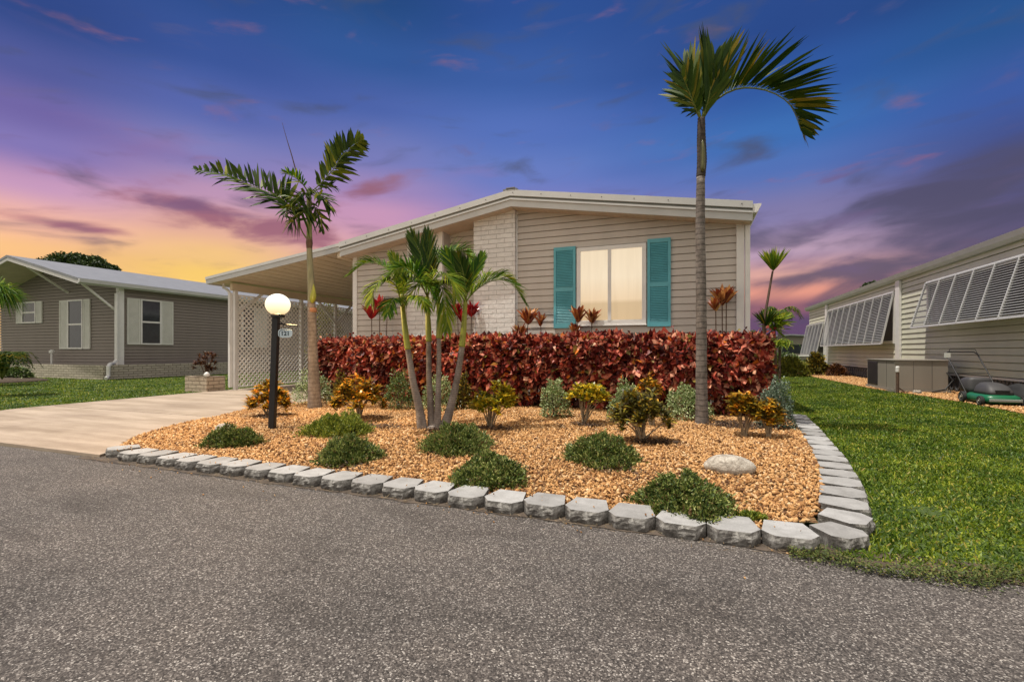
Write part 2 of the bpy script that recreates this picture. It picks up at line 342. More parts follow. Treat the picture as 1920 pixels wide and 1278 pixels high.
M_AC = simple('ac_metal', (0.27, 0.245, 0.21), 0.45, 0.08, 2, streak=True)
M_DARK = simple('dark_grille', (0.02, 0.02, 0.03), 0.5)
M_SHUT = simple('white_shutter_paint', (0.62, 0.62, 0.58), 0.5, 0.05)
M_LOUV = simple('louvre_grey', (0.33, 0.335, 0.34), 0.45, 0.08)
M_AWN = simple('awning_aluminium', (0.50, 0.50, 0.49), 0.4, 0.06)
M_CURT = simple('closed_curtain', (0.05, 0.05, 0.05), 0.8)
M_EARTH = simple('dark_soil', (0.07, 0.05, 0.035), 0.95, 0.4, 12, bs=0.6, bscale=40)
M_STEM = simple('shrub_stem', (0.30, 0.23, 0.15), 0.8, 0.3, 20)
M_STEMD = simple('dark_stem', (0.10, 0.06, 0.04), 0.8, 0.3, 20)

# ------------------------------------------------------------------ ground, road, driveway, bed, lawns
BED = [(-5.72, 3.14), (-6.4, 3.8), (-7.08, 5.1), (-7.5, 6.3), (-7.6, 8.0), (-7.65, 9.3), (0.95, 9.3), (1.55, 9.2), (1.46, 8.2), (1.33, 7.0), (1.22, 6.0), (1.10, 5.0), (0.98, 4.3), (0.87, 3.8), (0.76, 3.5), (0.60, 3.25), (0.45, 3.15), (-5.4, 3.2)]
def in_poly(P, poly):
    x, y = P[:, 0], P[:, 1]; r = np.zeros(len(P), bool); n = len(poly)
    for i in range(n):
        x1, y1 = poly[i]; x2, y2 = poly[(i + 1) % n]
        c = ((y1 > y) != (y2 > y)); r ^= c & (x < (x2 - x1) * (y - y1) / (y2 - y1 + 1e-12) + x1)
    return r
def bedz(x, y):
    d = np.clip((np.asarray(y) - 3.2) / 1.5, 0, 1)
    e = np.clip((np.asarray(x) + 7.6) / 1.6, 0, 1)
    return 0.035 + 0.05 * d * e + 0.012 * np.sin(np.asarray(x) * 2.1 + 1) * np.sin(np.asarray(y) * 2.7)
def ground_mat():
    m, N, Lk, b = nodes('lawn_ground'); tc = N.new('ShaderNodeTexCoord'); v = tc.outputs['Object']
    c = mramp(N, Lk, tnoise(N, Lk, 1.3, 8, 0.7, v), [(0.3, (0.035, 0.060, 0.012)), (0.7, (0.075, 0.12, 0.022))])
    c = mulmix(N, Lk, c, mramp(N, Lk, tnoise(N, Lk, 40, 4, 0.7, v), [(0.3, (0.6, 0.6, 0.6)), (0.7, (1.4, 1.4, 1.4))]))
    Lk.new(c, b.inputs['Base Color']); b.inputs['Roughness'].default_value = 0.95; bump(N, Lk, b, tnoise(N, Lk, 60, 4, 0.7, v), 0.8, 0.02); return m
M_GRND = ground_mat()
g = MB(); g.add([(-900, -900, -0.02), (900, -900, -0.02), (900, 900, -0.02), (-900, 900, -0.02)], [(0, 1, 2, 3)])
tag(g.build('ground', M_GRND), kind='structure')
g = MB()
edge = [(-60, 3.0)] + [(-8 + i * 0.25, 3.0 + 0.025 * mnoise.noise((i * 0.9, 0, 0))) for i in range(0, 65)] + [(60, 3.0)]
pl = [(x, y, 0.0) for x, y in edge]; o = [(60, -30, 0.0), (-60, -30, 0.0)]
g.add(pl + o, [tuple(range(len(pl) + 2))]); tag(g.build('road', M_ASPH), kind='structure')
# concrete driveway with a cut joint and its raised edge beside the bed
drv = [(-9.6, 3.02), (-5.70, 3.02), (-5.80, 3.2), (-6.42, 3.85), (-7.12, 5.15), (-7.56, 6.35), (-7.66, 8.0), (-7.7, 26), (-11.95, 26), (-11.95, 8.5), (-11.75, 4.9), (-11.4, 4.2), (-10.9, 3.02)]
g = MB(); g.add([(x, y, 0.03) for x, y in drv] + [(x, y, -0.05) for x, y in drv], [tuple(range(len(drv)))] + [(i, (i + 1) % len(drv), (i + 1) % len(drv) + len(drv), i + len(drv)) for i in range(len(drv))])
tag(g.build('driveway', M_DRIVE), kind='structure')
g = MB(); g.box(-11.9, -7.6, 8.30, 8.312, 0.02, 0.0325); g.box(-11.6, -7.1, 5.40, 5.41, 0.02, 0.0325)
tag(g.build('driveway_joint', M_EARTH), kind='structure')
# soil under the gravel
def sheet(name, poly, step, zf, m):
    xs = [p[0] for p in poly]; ys = [p[1] for p in poly]
    nx = int((max(xs) - min(xs)) / step) + 2; ny = int((max(ys) - min(ys)) / step) + 2
    X, Y = np.meshgrid(min(xs) + np.arange(nx) * step, min(ys) + np.arange(ny) * step); P = np.stack([X.ravel(), Y.ravel()], 1)
    V = np.concatenate([P, zf(P[:, 0], P[:, 1])[:, None]], 1)
    i = (np.arange(ny - 1)[:, None] * nx + np.arange(nx - 1)[None]).ravel(); F = np.stack([i, i + 1, i + nx + 1, i + nx], 1)
    c = P[F].mean(1); F = F[in_poly(c, poly)]
    return np_mesh(name, V, F, m, smooth=True)
def gravel_mat(name='gravel_stone', isl=True, k=1.0):
    m, N, Lk, b = nodes(name); tc = N.new('ShaderNodeTexCoord'); v = tc.outputs['Object']
    if isl: f = N.new('ShaderNodeNewGeometry').outputs['Random Per Island']
    else:
        vo = N.new('ShaderNodeTexVoronoi'); vo.inputs['Scale'].default_value = 38; Lk.new(v, vo.inputs['Vector'])
        s = N.new('ShaderNodeSeparateXYZ'); Lk.new(vo.outputs['Color'], s.inputs[0]); f = s.outputs[0]
    st = [(0, (0.10, 0.045, 0.018)), (0.14, (0.26, 0.125, 0.045)), (0.35, (0.43, 0.235, 0.085)), (0.62, (0.56, 0.33, 0.135)), (0.86, (0.64, 0.42, 0.20)), (1, (0.72, 0.56, 0.36))]
    c = mramp(N, Lk, f, [(p, (q[0] * k, q[1] * k * 0.94, q[2] * k * 0.88)) for p, q in st])
    c = mulmix(N, Lk, c, mramp(N, Lk, tnoise(N, Lk, 90, 3, 0.7, v), [(0.3, (0.8, 0.78, 0.75)), (0.7, (1.15, 1.15, 1.15))]))
    c = mulmix(N, Lk, c, mramp(N, Lk, tnoise(N, Lk, 1.1, 5, 0.6, v), [(0.3, (0.84, 0.82, 0.80)), (0.65, (1.08, 1.08, 1.08))]))
    Lk.new(c, b.inputs['Base Color']); b.inputs['Roughness'].default_value = 0.8
    if not isl: bump(N, Lk, b, vo.outputs['Distance'], 1.0, 0.02)
    return m
M_GRAV = gravel_mat(); M_GRAVB = gravel_mat('gravel_bed_base', False, 0.45)
tag(sheet('bed_soil', BED, 0.12, lambda x, y: bedz(x, y) - 0.006, M_GRAVB), kind='structure')
ico = np.array([(0, 0, 1)] + [(0.894 * math.cos(a), 0.894 * math.sin(a), 0.447) for a in np.arange(5) * 2 * math.pi / 5] + [(0.894 * math.cos(a), 0.894 * math.sin(a), -0.447) for a in (np.arange(5) + 0.5) * 2 * math.pi / 5] + [(0, 0, -1)])
icoF = np.array([(0, 1, 2), (0, 2, 3), (0, 3, 4), (0, 4, 5), (0, 5, 1), (1, 6, 2), (2, 7, 3), (3, 8, 4), (4, 9, 5), (5, 10, 1), (6, 7, 2), (7, 8, 3), (8, 9, 4), (9, 10, 5), (10, 6, 1), (11, 7, 6), (11, 8, 7), (11, 9, 8), (11, 10, 9), (11, 6, 10)])
def stones(P, size):
    n = len(P); q = rng.normal(size=(n, 4)); q /= np.linalg.norm(q, axis=1)[:, None]; w, x, y, z = q.T
    Rm = np.stack([1 - 2 * (y * y + z * z), 2 * (x * y - w * z), 2 * (x * z + w * y), 2 * (x * y + w * z), 1 - 2 * (x * x + z * z), 2 * (y * z - w * x), 2 * (x * z - w * y), 2 * (y * z + w * x), 1 - 2 * (x * x + y * y)], 1).reshape(n, 3, 3)
    sc = size[:, None] * np.stack([rng.uniform(0.9, 1.7, n), rng.uniform(0.6, 1.0, n), rng.uniform(0.28, 0.6, n)], 1)
    loc = ico[None] * (1 + rng.uniform(-0.22, 0.22, (n, 12, 1))) * sc[:, None]
    V = np.einsum('nij,nkj->nki', Rm, loc) + P[:, None]
    return V.reshape(-1, 3), (np.arange(n)[:, None, None] * 12 + icoF[None]).reshape(-1, 3)
def scatter(poly, n, dens=None):
    xs = [p[0] for p in poly]; ys = [p[1] for p in poly]
    P = np.stack([rng.uniform(min(xs), max(xs), n), rng.uniform(min(ys), max(ys), n)], 1)
    if dens is not None: P = P[rng.random(n) < dens(P)]
    return P[in_poly(P, poly)]
P = scatter(BED, 150000); P = P[P[:, 1] < 8.9]
sz = rng.uniform(0.007, 0.0175, len(P)) * (1 + 0.25 * (rng.random(len(P)) > 0.93))
P3 = np.column_stack([P, bedz(P[:, 0], P[:, 1]) + sz * rng.uniform(-0.1, 0.9, len(P))])
k = 150; xs = rng.uniform(-5.6, 0.6, k); st_ = np.column_stack([xs, np.where(rng.random(k) < 0.55, rng.uniform(2.99, 3.2, k), 2.95 - rng.exponential(0.10, k)), np.zeros(k)]); st_[:, 2] = np.where(st_[:, 1] > 2.975, 0.094, 0.006)
P3 = np.vstack([P3, st_]); sz = np.append(sz, rng.uniform(0.003, 0.008, k))
V, F = stones(P3, sz)
tag(np_mesh('gravel', V, F, M_GRAV), 'tan and orange gravel filling the planting bed inside the block edging', 'gravel', kind='stuff')
# gravel strip along the right neighbour's wall
STRIP = [(4.75, 27), (4.9, 22), (5.0, 18.5), (4.95, 16.6), (5.2, 14.8), (5.45, 13.0), (5.45, 11), (5.3, 8), (7.2, 8), (7.2, 27)]
tag(sheet('side_strip_soil', STRIP, 0.2, lambda x, y: 0.012 + 0 * x, M_GRAVB), kind='structure')
P = scatter(STRIP, 60000); sz = rng.uniform(0.012, 0.024, len(P)); V, F = stones(np.column_stack([P, 0.012 + sz * rng.uniform(0, 0.8, len(P))]), sz)
tag(np_mesh('side_gravel', V, F, M_GRAV), 'narrow strip of tan gravel along the wall of the right house', 'gravel', kind='stuff')
# grass blades
M_GRASS = leafmat('grass_blade', [(0, (0.030, 0.070, 0.006)), (0.4, (0.085, 0.165, 0.012)), (0.75, (0.17, 0.27, 0.018)), (0.93, (0.31, 0.38, 0.04)), (1, (0.42, 0.36, 0.12))], 0.5, 0.35, patch=(1.3, (0.58, 0.68, 0.7), (1.55, 1.3, 1.15)))
def grass(name, poly, n, label, dens=None, hs=(0.03, 0.07), ws=0.006, z=0.0):
    P = scatter(poly, n, dens); n = len(P); d = np.linalg.norm(P, axis=1)
    nz = np.array([mnoise.noise((x * 1.1, y * 1.1, 0)) for x, y in P])
    D = np.column_stack([rng.normal(size=n) * 0.55, rng.normal(size=n) * 0.55, np.ones(n)])
    Lg = rng.uniform(*hs, n) * (1 + 0.35 * nz) ; W = ws * (1 + d * 0.09) * rng.uniform(0.7, 1.3, n)
    V, F = leaf6(np.column_stack([P, np.full(n, z)]), D, rand_unit(n), Lg, W, 0.1, rng.uniform(0.1, 0.9, n))
    return tag(np_mesh(name, V, F, M_GRASS), label, 'grass', kind='stuff')
LAWN_R = [(0.74, 2.96), (0.92, 3.15), (1.03, 3.45), (1.17, 3.9), (1.32, 4.7), (1.45, 5.6), (1.55, 6.5), (1.66, 7.5), (1.75, 8.8), (1.3, 9.6), (1.3, 26), (4.7, 26), (4.9, 22), (4.95, 18.5), (4.9, 16.6), (5.15, 14.8), (5.4, 13.0), (5.4, 10), (5.2, 6), (5.0, 2.92)]
def ldens(P):
    y = P[:, 1]; patch = np.exp(-(((P[:, 0] - 1.55) / 0.16) ** 2 + ((P[:, 1] - 4.0) / 0.15) ** 2))
    vis = P[:, 0] < 0.46 * y + 0.5
    return np.clip(1.3 - y / 16.0, 0.16, 1) * vis * (1 - 0.9 * patch)
g = MB(); g.add([(x, y, 0.004) for x, y in LAWN_R], [tuple(range(len(LAWN_R)))]); tag(g.build('right_lawn_ground', M_GRND), kind='structure')
grass('lawn_grass', LAWN_R, 620000, 'bright green lawn between the block edging and the right house', ldens)
LAWN_L = [(-11.95, 8.6), (-11.8, 4.9), (-11.5, 4.3), (-10.95, 3.05), (-26, 3.05), (-26, 11.6), (-21.2, 11.5), (-20.7, 12), (-20.7, 24), (-12.0, 24)]
def l2(P): return np.clip(0.9 - (np.linalg.norm(P, axis=1) - 9) * 0.04, 0.12, 1) * (P[:, 0] > -2.9 * P[:, 1] - 1.5)
g = MB(); g.add([(x, y, 0.004) for x, y in LAWN_L], [tuple(range(len(LAWN_L)))]); tag(g.build('left_lawn_ground', M_GRND), kind='structure')
grass('lawn_grass', LAWN_L, 330000, 'strip of green lawn between the driveway and the left house', l2, ws=0.007)
# low weeds creeping over the road edge
M_WEED = leafmat('creeping_weed', [(0, (0.035, 0.06, 0.012)), (0.5, (0.09, 0.13, 0.025)), (0.85, (0.16, 0.17, 0.04)), (1, (0.20, 0.13, 0.06))], 0.6, 0.2)
n = 15000; x = rng.uniform(0.5, 4.5, n); y = 2.905 + 0.06 * np.sin(x * 5) + 0.03 * np.sin(x * 17 + 2) + rng.normal(size=n) * 0.055 - 0.05 * np.exp(-((x - 1.0) / 0.3) ** 2)
ok = (y > 2.74 + 0.03 * np.sin(x * 9)) ; x, y = x[ok], y[ok]; n = len(x)
V, F = leaf_geom(np.column_stack([x, y, rng.uniform(0.003, 0.045, n)]), np.column_stack([rng.normal(size=(n, 2)), rng.uniform(0, 0.8, n)]), UP + 0.5 * rand_unit(n), rng.uniform(0.008, 0.022, n), rng.uniform(0.005, 0.011, n))
tag(np_mesh('creeping_weed', V, F, M_WEED), 'ragged low weeds and runners where the right lawn meets the asphalt', 'weeds', kind='stuff')
g = MB(); pts = []
for i in range(70):
    xx = 0.45 + i * 0.07; pts.append((xx, 2.90 + 0.03 * mnoise.noise((xx * 4, 1, 0)) + 0.02 * mnoise.noise((xx * 15, 1, 0))))
g.add([(a, b, 0.004) for a, b in pts] + [(a, 3.1, 0.008) for a, b in pts], [(i, i + 1, i + 71, i + 70) for i in range(69)])
tag(g.build('soil_edge', M_EARTH), kind='structure')
# dirt and dry litter at the foot of the edging
g = MB(); pts = [(-5.9 + i * 0.06, 2.985 - 0.015 + 0.035 * mnoise.noise((i * 0.31, 2, 0))) for i in range(110)]
g.add([(a, b - 0.05, 0.004) for a, b in pts] + [(a, 3.1, 0.005) for a, b in pts], [(i, i + 1, i + 111, i + 110) for i in range(109)])
tag(g.build('gutter_dirt', simple('gutter_dirt', (0.085, 0.065, 0.05), 0.95, 0.5, 9, bs=0.8, bscale=70)), kind='structure')
n = 700; x = rng.uniform(-5.8, 0.7, n); y = 2.95 + rng.normal(size=n) * 0.05
V, F = leaf6(np.column_stack([x, y, rng.uniform(0.006, 0.015, n)]), np.column_stack([rng.normal(size=(n, 2)), rng.uniform(0, 0.35, n)]), UP + 0.3 * rand_unit(n), rng.uniform(0.015, 0.06, n), 0.0035, 0.1, 0.1)
tag(np_mesh('dry_litter', V, F, leafmat('dry_litter', [(0, (0.10, 0.06, 0.03)), (0.6, (0.22, 0.16, 0.09)), (1, (0.33, 0.27, 0.18))], 0.8, 0)), 'dry stalks and litter along the foot of the block edging', 'litter', kind='stuff')

gl = []
for (px, py, ra, rb, k) in [(1400, 800, .55, .30, 1500), (1225, 832, .28, .14, 500), (1098, 800, .22, .12, 300), (700, 800, .45, .18, 500), (925, 806, .3, .14, 350), (500, 785, .25, .12, 250), (840, 812, .5, .2, 450), (1150, 880, .4, .15, 90), (640, 872, .4, .15, 80)]:
    c = G(px, py, 0.085); a = rng.uniform(0, 6.28, k); r = np.sqrt(rng.random(k)) * rng.uniform(0.6, 1.15, k)
    X = c[0] + ra * r * np.cos(a); Y = c[1] + rb * r * np.sin(a)
    gl.append(leaf_geom(np.column_stack([X, Y, bedz(X, Y) + rng.uniform(0.018, 0.045, k)]), np.column_stack([rng.normal(size=(k, 2)), rng.normal(size=k) * 0.25]), UP + 0.4 * rand_unit(k), rng.uniform(0.02, 0.06, k), rng.uniform(0.01, 0.022, k), 0.2))
V, F = cat(*gl); tag(np_mesh('leaf_litter', V, F, leafmat('fallen_leaf', [(0, (0.03, 0.018, 0.012)), (0.6, (0.085, 0.05, 0.035)), (1, (0.17, 0.11, 0.07))], 0.8, 0.05)), 'dark fallen leaves on the gravel under the crotons and tall palm', 'leaf litter', kind='stuff')

# ------------------------------------------------------------------ edging blocks
def block_mat():
    m, N, Lk, b = nodes('split_face_concrete'); tc = N.new('ShaderNodeTexCoord'); v = tc.outputs['Object']
    c = mramp(N, Lk, tnoise(N, Lk, 9, 8, 0.75, v, 0.5), [(0.30, (0.05, 0.045, 0.042)), (0.47, (0.14, 0.13, 0.12)), (0.58, (0.34, 0.33, 0.31)), (0.75, (0.45, 0.44, 0.42))])
    c = mulmix(N, Lk, c, mramp(N, Lk, tnoise(N, Lk, 55, 4, 0.7, v), [(0.3, (0.6, 0.6, 0.6)), (0.7, (1.25, 1.25, 1.25))]))
    Lk.new(c, b.inputs['Base Color']); b.inputs['Roughness'].default_value = 0.9; bump(N, Lk, b, tnoise(N, Lk, 45, 5, 0.75, v), 1.0, 0.015); return m
M_BLKF = block_mat()
def block_mesh(seed):
    rd = random.Random(seed); w = 0.1405; hgt = 0.083
    # plan outline, front at -y: three front facets
    front = [(-w, -0.06), (-0.085, -0.135), (0.085, -0.135), (w, -0.06)]; back = [(0.10, 0.13), (-0.10, 0.13)]
    vs_, fs, mi = [], [], []; rows = 5; segs = []
    for (a, b2) in zip(front[:-1], front[1:]):
        for k in range(5): segs.append((a[0] + (b2[0] - a[0]) * k / 5, a[1] + (b2[1] - a[1]) * k / 5))
    segs.append(front[-1]); n = len(segs)
    for r in range(rows + 1):
        z = hgt * r / rows - 0.01 * (r == 0)
        for i, (x, y) in enumerate(segs):
            j = 0.0 if r == rows else 1.0
            bulge = 0.012 * math.sin(math.pi * r / rows)
            nzv = mnoise.noise((x * 28 + seed * 3.1, z * 34, seed)) * 0.014
            k2 = min(1, min(i, n - 1 - i) / 2)
            vs_.append((x, y - (bulge + nzv) * j * k2, z))
    for r in range(rows):
        for i in range(n - 1): fs.append((r * n + i, r * n + i + 1, (r + 1) * n + i + 1, (r + 1) * n + i)); mi.append(1)
    o = len(vs_); vs_ += [(back[0][0], back[0][1], hgt), (back[1][0], back[1][1], hgt), (back[0][0], back[0][1], -0.01), (back[1][0], back[1][1], -0.01)]
    top = [rows * n + i for i in range(n)] + [o, o + 1]; fs.append(tuple(top)); mi.append(0)
    fs.append((n - 1, o + 2, o, rows * n + n - 1)); mi.append(1); fs.append((o + 2, o + 3, o + 1, o)); mi.append(1); fs.append((o + 3, 0, rows * n, o + 1)); mi.append(1)
    me = bpy.data.meshes.new('edging_block'); me.from_pydata(vs_, [], fs); me.materials.append(M_BLOCK); me.materials.append(M_BLKF)
    me.polygons.foreach_set('material_index', mi); me.update(); return me
BM = [block_mesh(s) for s in range(7)]
PUT = 0
def put_block(i, x, y, rz, label, group, sc=1.0):
    o = link('edging_block', BM[i % 7]); o.location = (x, y, random.uniform(-0.004, 0.004)); o.rotation_euler = (random.uniform(-.012, .012), random.uniform(-.012, .012), rz + random.uniform(-.03, .03)); o.scale = (sc, sc, 1)
    tag(o, label, 'edging block', group)
ORD = 'first second third fourth fifth sixth seventh eighth ninth tenth eleventh twelfth thirteenth fourteenth fifteenth sixteenth seventeenth eighteenth nineteenth twentieth twenty-first'.split()
for i in range(21):
    put_block(i * 3 + 1, -5.40 + 0.2893 * (i + 0.5), 3.065 + 0.0115 * (20 - i) / 20 * 5.5 + 0.010 * math.sin(i * 1.3), 0, f'grey edging block along the asphalt, {ORD[i]} from the left in the straight front row', 'edging blocks in the front row', 1.015)
put_block(0, -5.62, 3.20, R(-28), 'leftmost edging block, turned toward the concrete driveway at the end of the row', None)
yo = [3.48, 3.85, 4.14, 4.5, 5.47, 6.0, 7.3, 8.8]; xo = [1.04, 1.13, 1.20, 1.27, 1.42, 1.475, 1.62, 1.75]
side = [(0.80, 3.165), (0.90, 3.43)] + [(float(np.interp(yy, yo, xo)) - 0.135, yy) for yy in np.arange(3.745, 8.8, 0.298)]
for i, (x, y) in enumerate(side):
    a = side[max(i - 1, 0)]; b2 = side[min(i + 1, len(side) - 1)]; ang = math.atan2(b2[1] - a[1], b2[0] - a[0])
    if i == 0: ang = R(38)
    if i == 1: ang = R(62)
    lab = ['edging block turned diagonally at the front right corner of the bed, beside the road weeds', 'widest corner edging block where the front row turns up beside the lawn'][i] if i < 2 else f'grey edging block beside the right lawn, {ORD[i - 2]} behind the two corner blocks'
    put_block(i * 2, x, y, ang, lab, None if i < 2 else 'edging blocks in the side row', (0.86, 0.92)[i] if i < 2 else 1.03)

# ------------------------------------------------------------------ wall helpers
def clip(poly, a, b2, c):         # keep a*u+b*z<=c
    out = []
    for i in range(len(poly)):
        p, q = poly[i], poly[(i + 1) % len(poly)]; dp = a * p[0] + b2 * p[1] - c; dq = a * q[0] + b2 * q[1] - c
        if dp <= 0: out.append(p)
        if dp * dq < 0: t = dp / (dp - dq); out.append((p[0] + (q[0] - p[0]) * t, p[1] + (q[1] - p[1]) * t))
    return out
def laps(mb, poly, pitch, fn, lap=0.014, z0=None, gap=0.014, deep=0.03):
    z = min(p[1] for p in poly) if z0 is None else z0; zt = max(p[1] for p in poly)
    while z < zt - 1e-4:
        c = clip(clip(poly, 0, -1, -(z + gap)), 0, 1, z + pitch)
        if len(c) >= 3:
            mb.add([fn(u, zz, lap * (z + pitch - zz) / pitch) for u, zz in c], [tuple(range(len(c)))])
        g_ = clip(clip(poly, 0, -1, -z), 0, 1, z + gap)
        if len(g_) >= 3:
            a, b2 = min(p[0] for p in g_), max(p[0] for p in g_)
            mb.add([fn(a, z, 0), fn(b2, z, 0), fn(b2, z, -deep), fn(a, z, -deep), fn(a, z + gap, lap), fn(b2, z + gap, lap), fn(b2, z + gap, -deep), fn(a, z + gap, -deep)], [(0, 1, 2, 3), (3, 2, 6, 7), (4, 5, 6, 7)])
        z += pitch
def fY(y): return lambda u, z, d: (u, y - d, z)         # wall facing -y
def fXp(x): return lambda u, z, d: (x + d, u, z)        # wall facing +x
def fXn(x): return lambda u, z, d: (x - d, u, z)        # wall facing -x

# ------------------------------------------------------------------ main house
YF = 9.35; PKX = -3.41; PKZ = 4.39; SL = 0.165; XL, XR = -7.65, 0.92; YB = 23.0
def rz(x): return PKZ - abs(x - PKX) * SL
house = empty('beige_house', (-3.4, YF, 0), 'single-storey beige sided house with white brick panels, teal shutters and attached open carport', 'house')
def ch(mb, name, m, parent=house, **k):
    o = mb.build(name, m, **k); o.parent = parent; o.matrix_parent_inverse = Matrix.Translation(-Vector(parent.location)) if parent.parent is None else Matrix.Identity(4)
    return o
def sub(mb, name, m, part, **k):      # a sub-part, in the same world coordinates as its part
    o = mb.build(name, m, **k); o.parent = part; return o
w = MB()
def seg(x0, x1, y):  # facade siding between two x values
    ps = [x0] + ([PKX] if x0 < PKX < x1 else []) + [x1]
    for a, b2 in zip(ps[:-1], ps[1:]): laps(w, [(a, 0.1), (b2, 0.1), (b2, rz(b2) - 0.30), (a, rz(a) - 0.30)], 0.134, fY(y), z0=0.1)
for sg_ in ((-7.56, -6.12, YF), (-5.18, -4.39, YF + 0.32), (-3.43, 0.80, YF)): w = MB(); seg(*sg_); ch(w, 'siding_wall', M_SIDE)
w = MB(); laps(w, [(YF, 0.1), (YB, 0.1), (YB, 3.3), (YF, 3.3)], 0.134, fXn(XL + 0.02)); laps(w, [(YF, 0.1), (YB, 0.1), (YB, 3.3), (YF, 3.3)], 0.134, fXp(XR - 0.02))
w.add([(XL, YB, 0), (XR, YB, 0), (XR, YB, rz(XR) - .3), (PKX, YB, PKZ - .3), (XL, YB, rz(XL) - .3)], [(0, 1, 2, 3, 4)]); ch(w, 'side_wall', M_SIDE)
w = MB(); w.box(-5.185, -5.175, YF, YF + 0.33, 0.1, rz(-5.18) - .3); w.box(-4.395, -4.385, YF - 0.02, YF + 0.33, 0.1, rz(-4.39) - .3); ch(w, 'recess_side', M_SIDE)
def slab(x0, x1, yb, top0, bot0, y0):
    return [(x0, top0), (x1, top0)]
w = MB(); w.prism([(-4.39, 0.0), (-3.43, 0.0), (-3.43, rz(-3.43) - 0.31), (-4.39, rz(-4.39) - 0.31)], YF - 0.10, YF + 0.02); ch(w, 'brick_column', M_WBRICK)
w = MB(); w.prism([(-6.12, 0.0), (-5.28, 0.0), (-5.28, rz(-5.28) - 0.31), (-6.12, rz(-6.12) - 0.31)], YF - 0.04, YF + 0.02); ch(w, 'brick_panel', M_WBRICK)
w = MB()
for x0, x1, yy in ((-5.28, -5.18, YF - 0.07), (XL - 0.03, -7.56, YF - 0.03), (0.80, 0.93, YF - 0.04), (-3.43, -3.40, YF - 0.02)):
    w = MB(); w.prism([(x0, 0.0), (x1, 0.0), (x1, rz(x1) - 0.305), (x0, rz(x0) - 0.305)], yy, YF + 0.03); ch(w, 'corner_trim', M_WHITE)
# roof: two slopes, fascia in three bands, vented soffit
YO = 8.95; XE0, XE1 = -7.75, 1.02
def bandp(mb, t, b2, y0, y1, x0=XE0, x1=XE1):
    mb.prism([(x0, rz(x0) - b2), (PKX, PKZ - b2), (PKX, PKZ - t), (x0, rz(x0) - t)], y0, y1); mb.prism([(PKX, PKZ - b2), (x1, rz(x1) - b2), (x1, rz(x1) - t), (PKX, PKZ - t)], y0, y1)
w = MB(); bandp(w, 0.0, 0.12, YO - 0.04, YB + 0.3); rf = ch(w, 'roof', M_FASCIA)
w = MB(); bandp(w, 0.121, 0.16, YO + 0.01, YO + 0.2); sub(w, 'fascia_groove', M_FASCIA_G, rf)
w = MB(); bandp(w, 0.16, 0.20, YO - 0.03, YO + 0.02); bandp(w, 0.201, 0.33, YO, YO + 0.025); sub(w, 'fascia_board', M_FASCIA, rf)
for k in range(15): 
    x = XE0 + 0.2 + k * 0.6
    if x < XE1: w = MB(); w.lathe((x, YO - 0.04, rz(x) - 0.06), [(0.009, -0.006), (0.009, 0.0)], 8, 'y'); sub(w, 'roof_screw', M_DARK, rf)
w = MB(); w.box(PKX - 0.16, PKX + 0.14, YO - 0.03, YO + 0.3, PKZ - 0.01, PKZ + 0.022); w.box(PKX - 0.09, PKX + 0.10, YO - 0.05, YO + 0.2, PKZ + 0.022, PKZ + 0.04)
sub(w, 'ridge_cap', M_ROOF_L, rf)
w = MB()
x = XE0
while x < XE1:
    x2 = min(x + 0.135, XE1)
    for a, b2 in ([(x, PKX), (PKX, x2)] if x < PKX < x2 else [(x, x2)]):
        w.add([(a, YO + 0.02, rz(a) - 0.315), (b2 - 0.008, YO + 0.02, rz(b2) - 0.315), (b2 - 0.008, YF + 0.34, rz(b2) - 0.315), (a, YF + 0.34, rz(a) - 0.315)], [(0, 1, 2, 3)])
        w.add([(b2 - 0.008, YO + 0.02, rz(b2) - 0.303), (b2, YO + 0.02, rz(b2) - 0.303), (b2, YF + 0.34, rz(b2) - 0.303), (b2 - 0.008, YF + 0.34, rz(b2) - 0.303)], [(0, 1, 2, 3)])
    x = x2
ch(w, 'soffit', M_SOFFIT)
w = MB(); zg = rz(XE1) - 0.05
w.prism([(XE1, zg), (XE1 + 0.13, zg), (XE1 + 0.13, zg - 0.03), (XE1 + 0.10, zg - 0.08), (XE1 + 0.07, zg - 0.14), (XE1, zg - 0.15)], YO - 0.02, YB); ch(w, 'gutter', M_WHITE)
w = MB(); w.box(0.94, 1.02, YF - 0.06, YF + 0.02, 0.05, zg - 0.15); ch(w, 'downspout', M_WHITE)
# big lit window
wx0, wx1, wz0, wz1 = -2.12, -0.77, 1.62, 3.18; yw = YF - 0.045
w = MB(); fr = 0.075
w.box(wx0, wx1, yw, YF + .01, wz0, wz0 + fr); w.box(wx0, wx1, yw, YF + .01, wz1 - fr, wz1)
w.box(wx0, wx0 + fr, yw, YF + .01, wz0 + fr, wz1 - fr); w.box(wx1 - fr, wx1, yw, YF + .01, wz0 + fr, wz1 - fr)
xm = (wx0 + wx1) / 2 - 0.02; w.box(xm - 0.032, xm + 0.032, yw - 0.004, YF + .01, wz0 + fr, wz1 - fr)
w.box(wx0 + fr, xm - .032, yw + 0.02, YF + .01, wz0 + fr, wz0 + fr + 0.02); w.box(xm + .032, wx1 - fr, yw + 0.02, YF + .01, wz0 + fr, wz0 + fr + 0.02)
w.box(wx0 - 0.01, wx1 + 0.01, yw - 0.012, yw + 0.02, wz0 - 0.02, wz0 - 0.001)
win = ch(w, 'window', M_WHITE)
